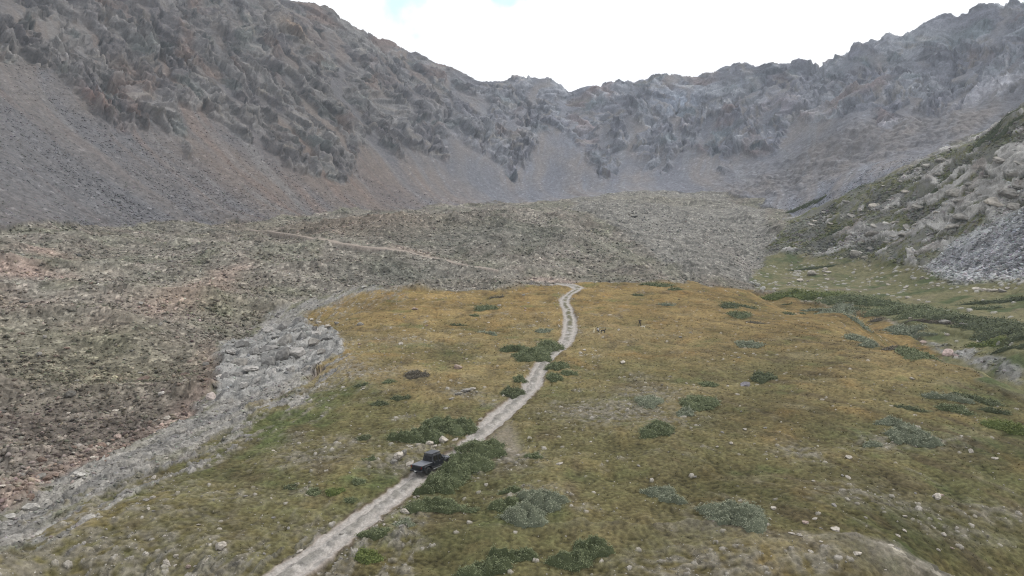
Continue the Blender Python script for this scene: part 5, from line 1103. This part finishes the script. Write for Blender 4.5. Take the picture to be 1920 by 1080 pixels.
grow('trousers', J, [('pel', 'hil'), ('pel', 'hir'), ('hil', 'knl'), ('hir', 'knr'), ('knl', 'anl'), ('knr', 'anr'), ('anl', 'tol'), ('anr', 'tor')], M_DARKP, P2_)
hd = (0, -.26, 1.04); grow('head', dict(n=(0, -.19, .89, .052), j=(0, -.24, .97, .072), c=(0, -.26, 1.05, (.086, .10)), t=(0, -.25, 1.12, .06)), [('n', 'j'), ('j', 'c'), ('c', 't')], M_SKIN, P2_)
head_bits(P2_, hd, (0, -1, -.15), M_HAIRD, True); hand(P2_, (.30, -.54, .62), (0, -1, -.1), 1, M_SKIN); hand(P2_, (-.20, -.48, .52), (.2, -1, -.3), -1, M_SKIN)

def dog(u, v, yaw, label, mat, pose='stand', k=1.0, head_down=0.0):
    """faces +x in its own frame"""
    X_, Y_, Z_ = spot(u, v); r_ = bpy.data.objects.new('dog', None); COL.objects.link(r_); r_.location = (X_, Y_, Z_ + .02); r_.rotation_euler[2] = yaw; k *= 1.15; r_.scale = (k, k, k); tag(r_, label, 'dog')
    if pose == 'stand':
        hz_, hx_ = .86 - head_down * .42, .50 + head_down * .06
        J = dict(che=(.24, 0, .50, (.125, .15)), mid=(0, 0, .53, (.11, .125)), lo=(-.18, 0, .56, (.095, .105)), rum=(-.32, 0, .55, (.105, .115)), sh=(.32, 0, .58, (.095, .115)), ne=(.41, 0, .70 - head_down * .18, .072),
                 hd=(hx_, 0, hz_ - .04, .078), mz=(hx_ + .13, 0, hz_ - .09 - head_down * .05, .042), ns=(hx_ + .19, 0, hz_ - .10 - head_down * .06, .030), t1=(-.46, 0, .60, .034), t2=(-.60, 0, .70, .024), t3=(-.68, 0, .82, .016))
        Bn = [('che', 'mid'), ('mid', 'lo'), ('lo', 'rum'), ('che', 'sh'), ('sh', 'ne'), ('ne', 'hd'), ('hd', 'mz'), ('mz', 'ns'), ('rum', 't1'), ('t1', 't2'), ('t2', 't3')]
        for s_, q in ((1, 'l'), (-1, 'r')):
            J.update({'fs' + q: (.27, s_ * .085, .44, .065), 'fe' + q: (.23, s_ * .10, .32, .042), 'fw' + q: (.26, s_ * .10, .13, .030), 'fp' + q: (.29, s_ * .10, .03, .034),
                      'hh' + q: (-.33, s_ * .085, .47, .085), 'hk' + q: (-.25, s_ * .10, .31, .055), 'ho' + q: (-.43, s_ * .10, .19, .032), 'hp' + q: (-.38, s_ * .10, .03, .034)})
            Bn += [('che', 'fs' + q), ('fs' + q, 'fe' + q), ('fe' + q, 'fw' + q), ('fw' + q, 'fp' + q), ('rum', 'hh' + q), ('hh' + q, 'hk' + q), ('hk' + q, 'ho' + q), ('ho' + q, 'hp' + q)]
        hp_ = Vector((hx_, 0, hz_))
    else:
        J = dict(rum=(-.20, 0, .18, (.13, .13)), mid=(-.08, 0, .36, (.115, .125)), che=(.06, 0, .52, (.115, .135)), sh=(.12, 0, .62, .09), ne=(.15, 0, .72, .072), hd=(.20, 0, .83, .078), mz=(.33, 0, .80, .042), ns=(.39, 0, .79, .03), t1=(-.36, 0, .08, .035), t2=(-.52, .06, .05, .025))
        Bn = [('rum', 'mid'), ('mid', 'che'), ('che', 'sh'), ('sh', 'ne'), ('ne', 'hd'), ('hd', 'mz'), ('mz', 'ns'), ('rum', 't1'), ('t1', 't2')]
        for s_, q in ((1, 'l'), (-1, 'r')):
            J.update({'fs' + q: (.14, s_ * .08, .44, .055), 'fe' + q: (.15, s_ * .09, .28, .038), 'fp' + q: (.18, s_ * .09, .03, .034), 'hk' + q: (.02, s_ * .15, .22, .065), 'ho' + q: (-.18, s_ * .14, .07, .04), 'hp' + q: (.02, s_ * .14, .035, .034)})
            Bn += [('che', 'fs' + q), ('fs' + q, 'fe' + q), ('fe' + q, 'fp' + q), ('rum', 'hk' + q), ('hk' + q, 'ho' + q), ('ho' + q, 'hp' + q)]
        hp_ = Vector((.20, 0, .87))
    grow('body', J, Bn, mat, r_, 1)
    for s_ in (-1, 1):
        bm = bmesh.new(); bmesh.ops.create_cone(bm, cap_ends=True, segments=8, radius1=.036, radius2=.008, depth=.11, matrix=Matrix.Translation(hp_ + Vector((-.02, s_ * .072, .0))) @ Matrix.Rotation(s_ * 2.6, 4, 'X'))
        me = bpy.data.meshes.new('ear'); bm.to_mesh(me); bm.free(); me.materials.append(mat); link('ear', me, r_)
    return r_
dog(1131.0, 627.0, math.radians(12), 'black dog standing with its head up, right of the crouching person', M_DOGB, 'stand', 1.18)
dog(1113.5, 627.3, math.radians(60), 'cream dog sitting at the left of the crouching person', M_DOGC, 'sit', 1.05)
dog(1205.8, 615.8, math.radians(172), 'white dog standing head lowered at the feet of the standing person', M_DOGW, 'stand', .95, 1.0)
print('figures', time.time() - T0)
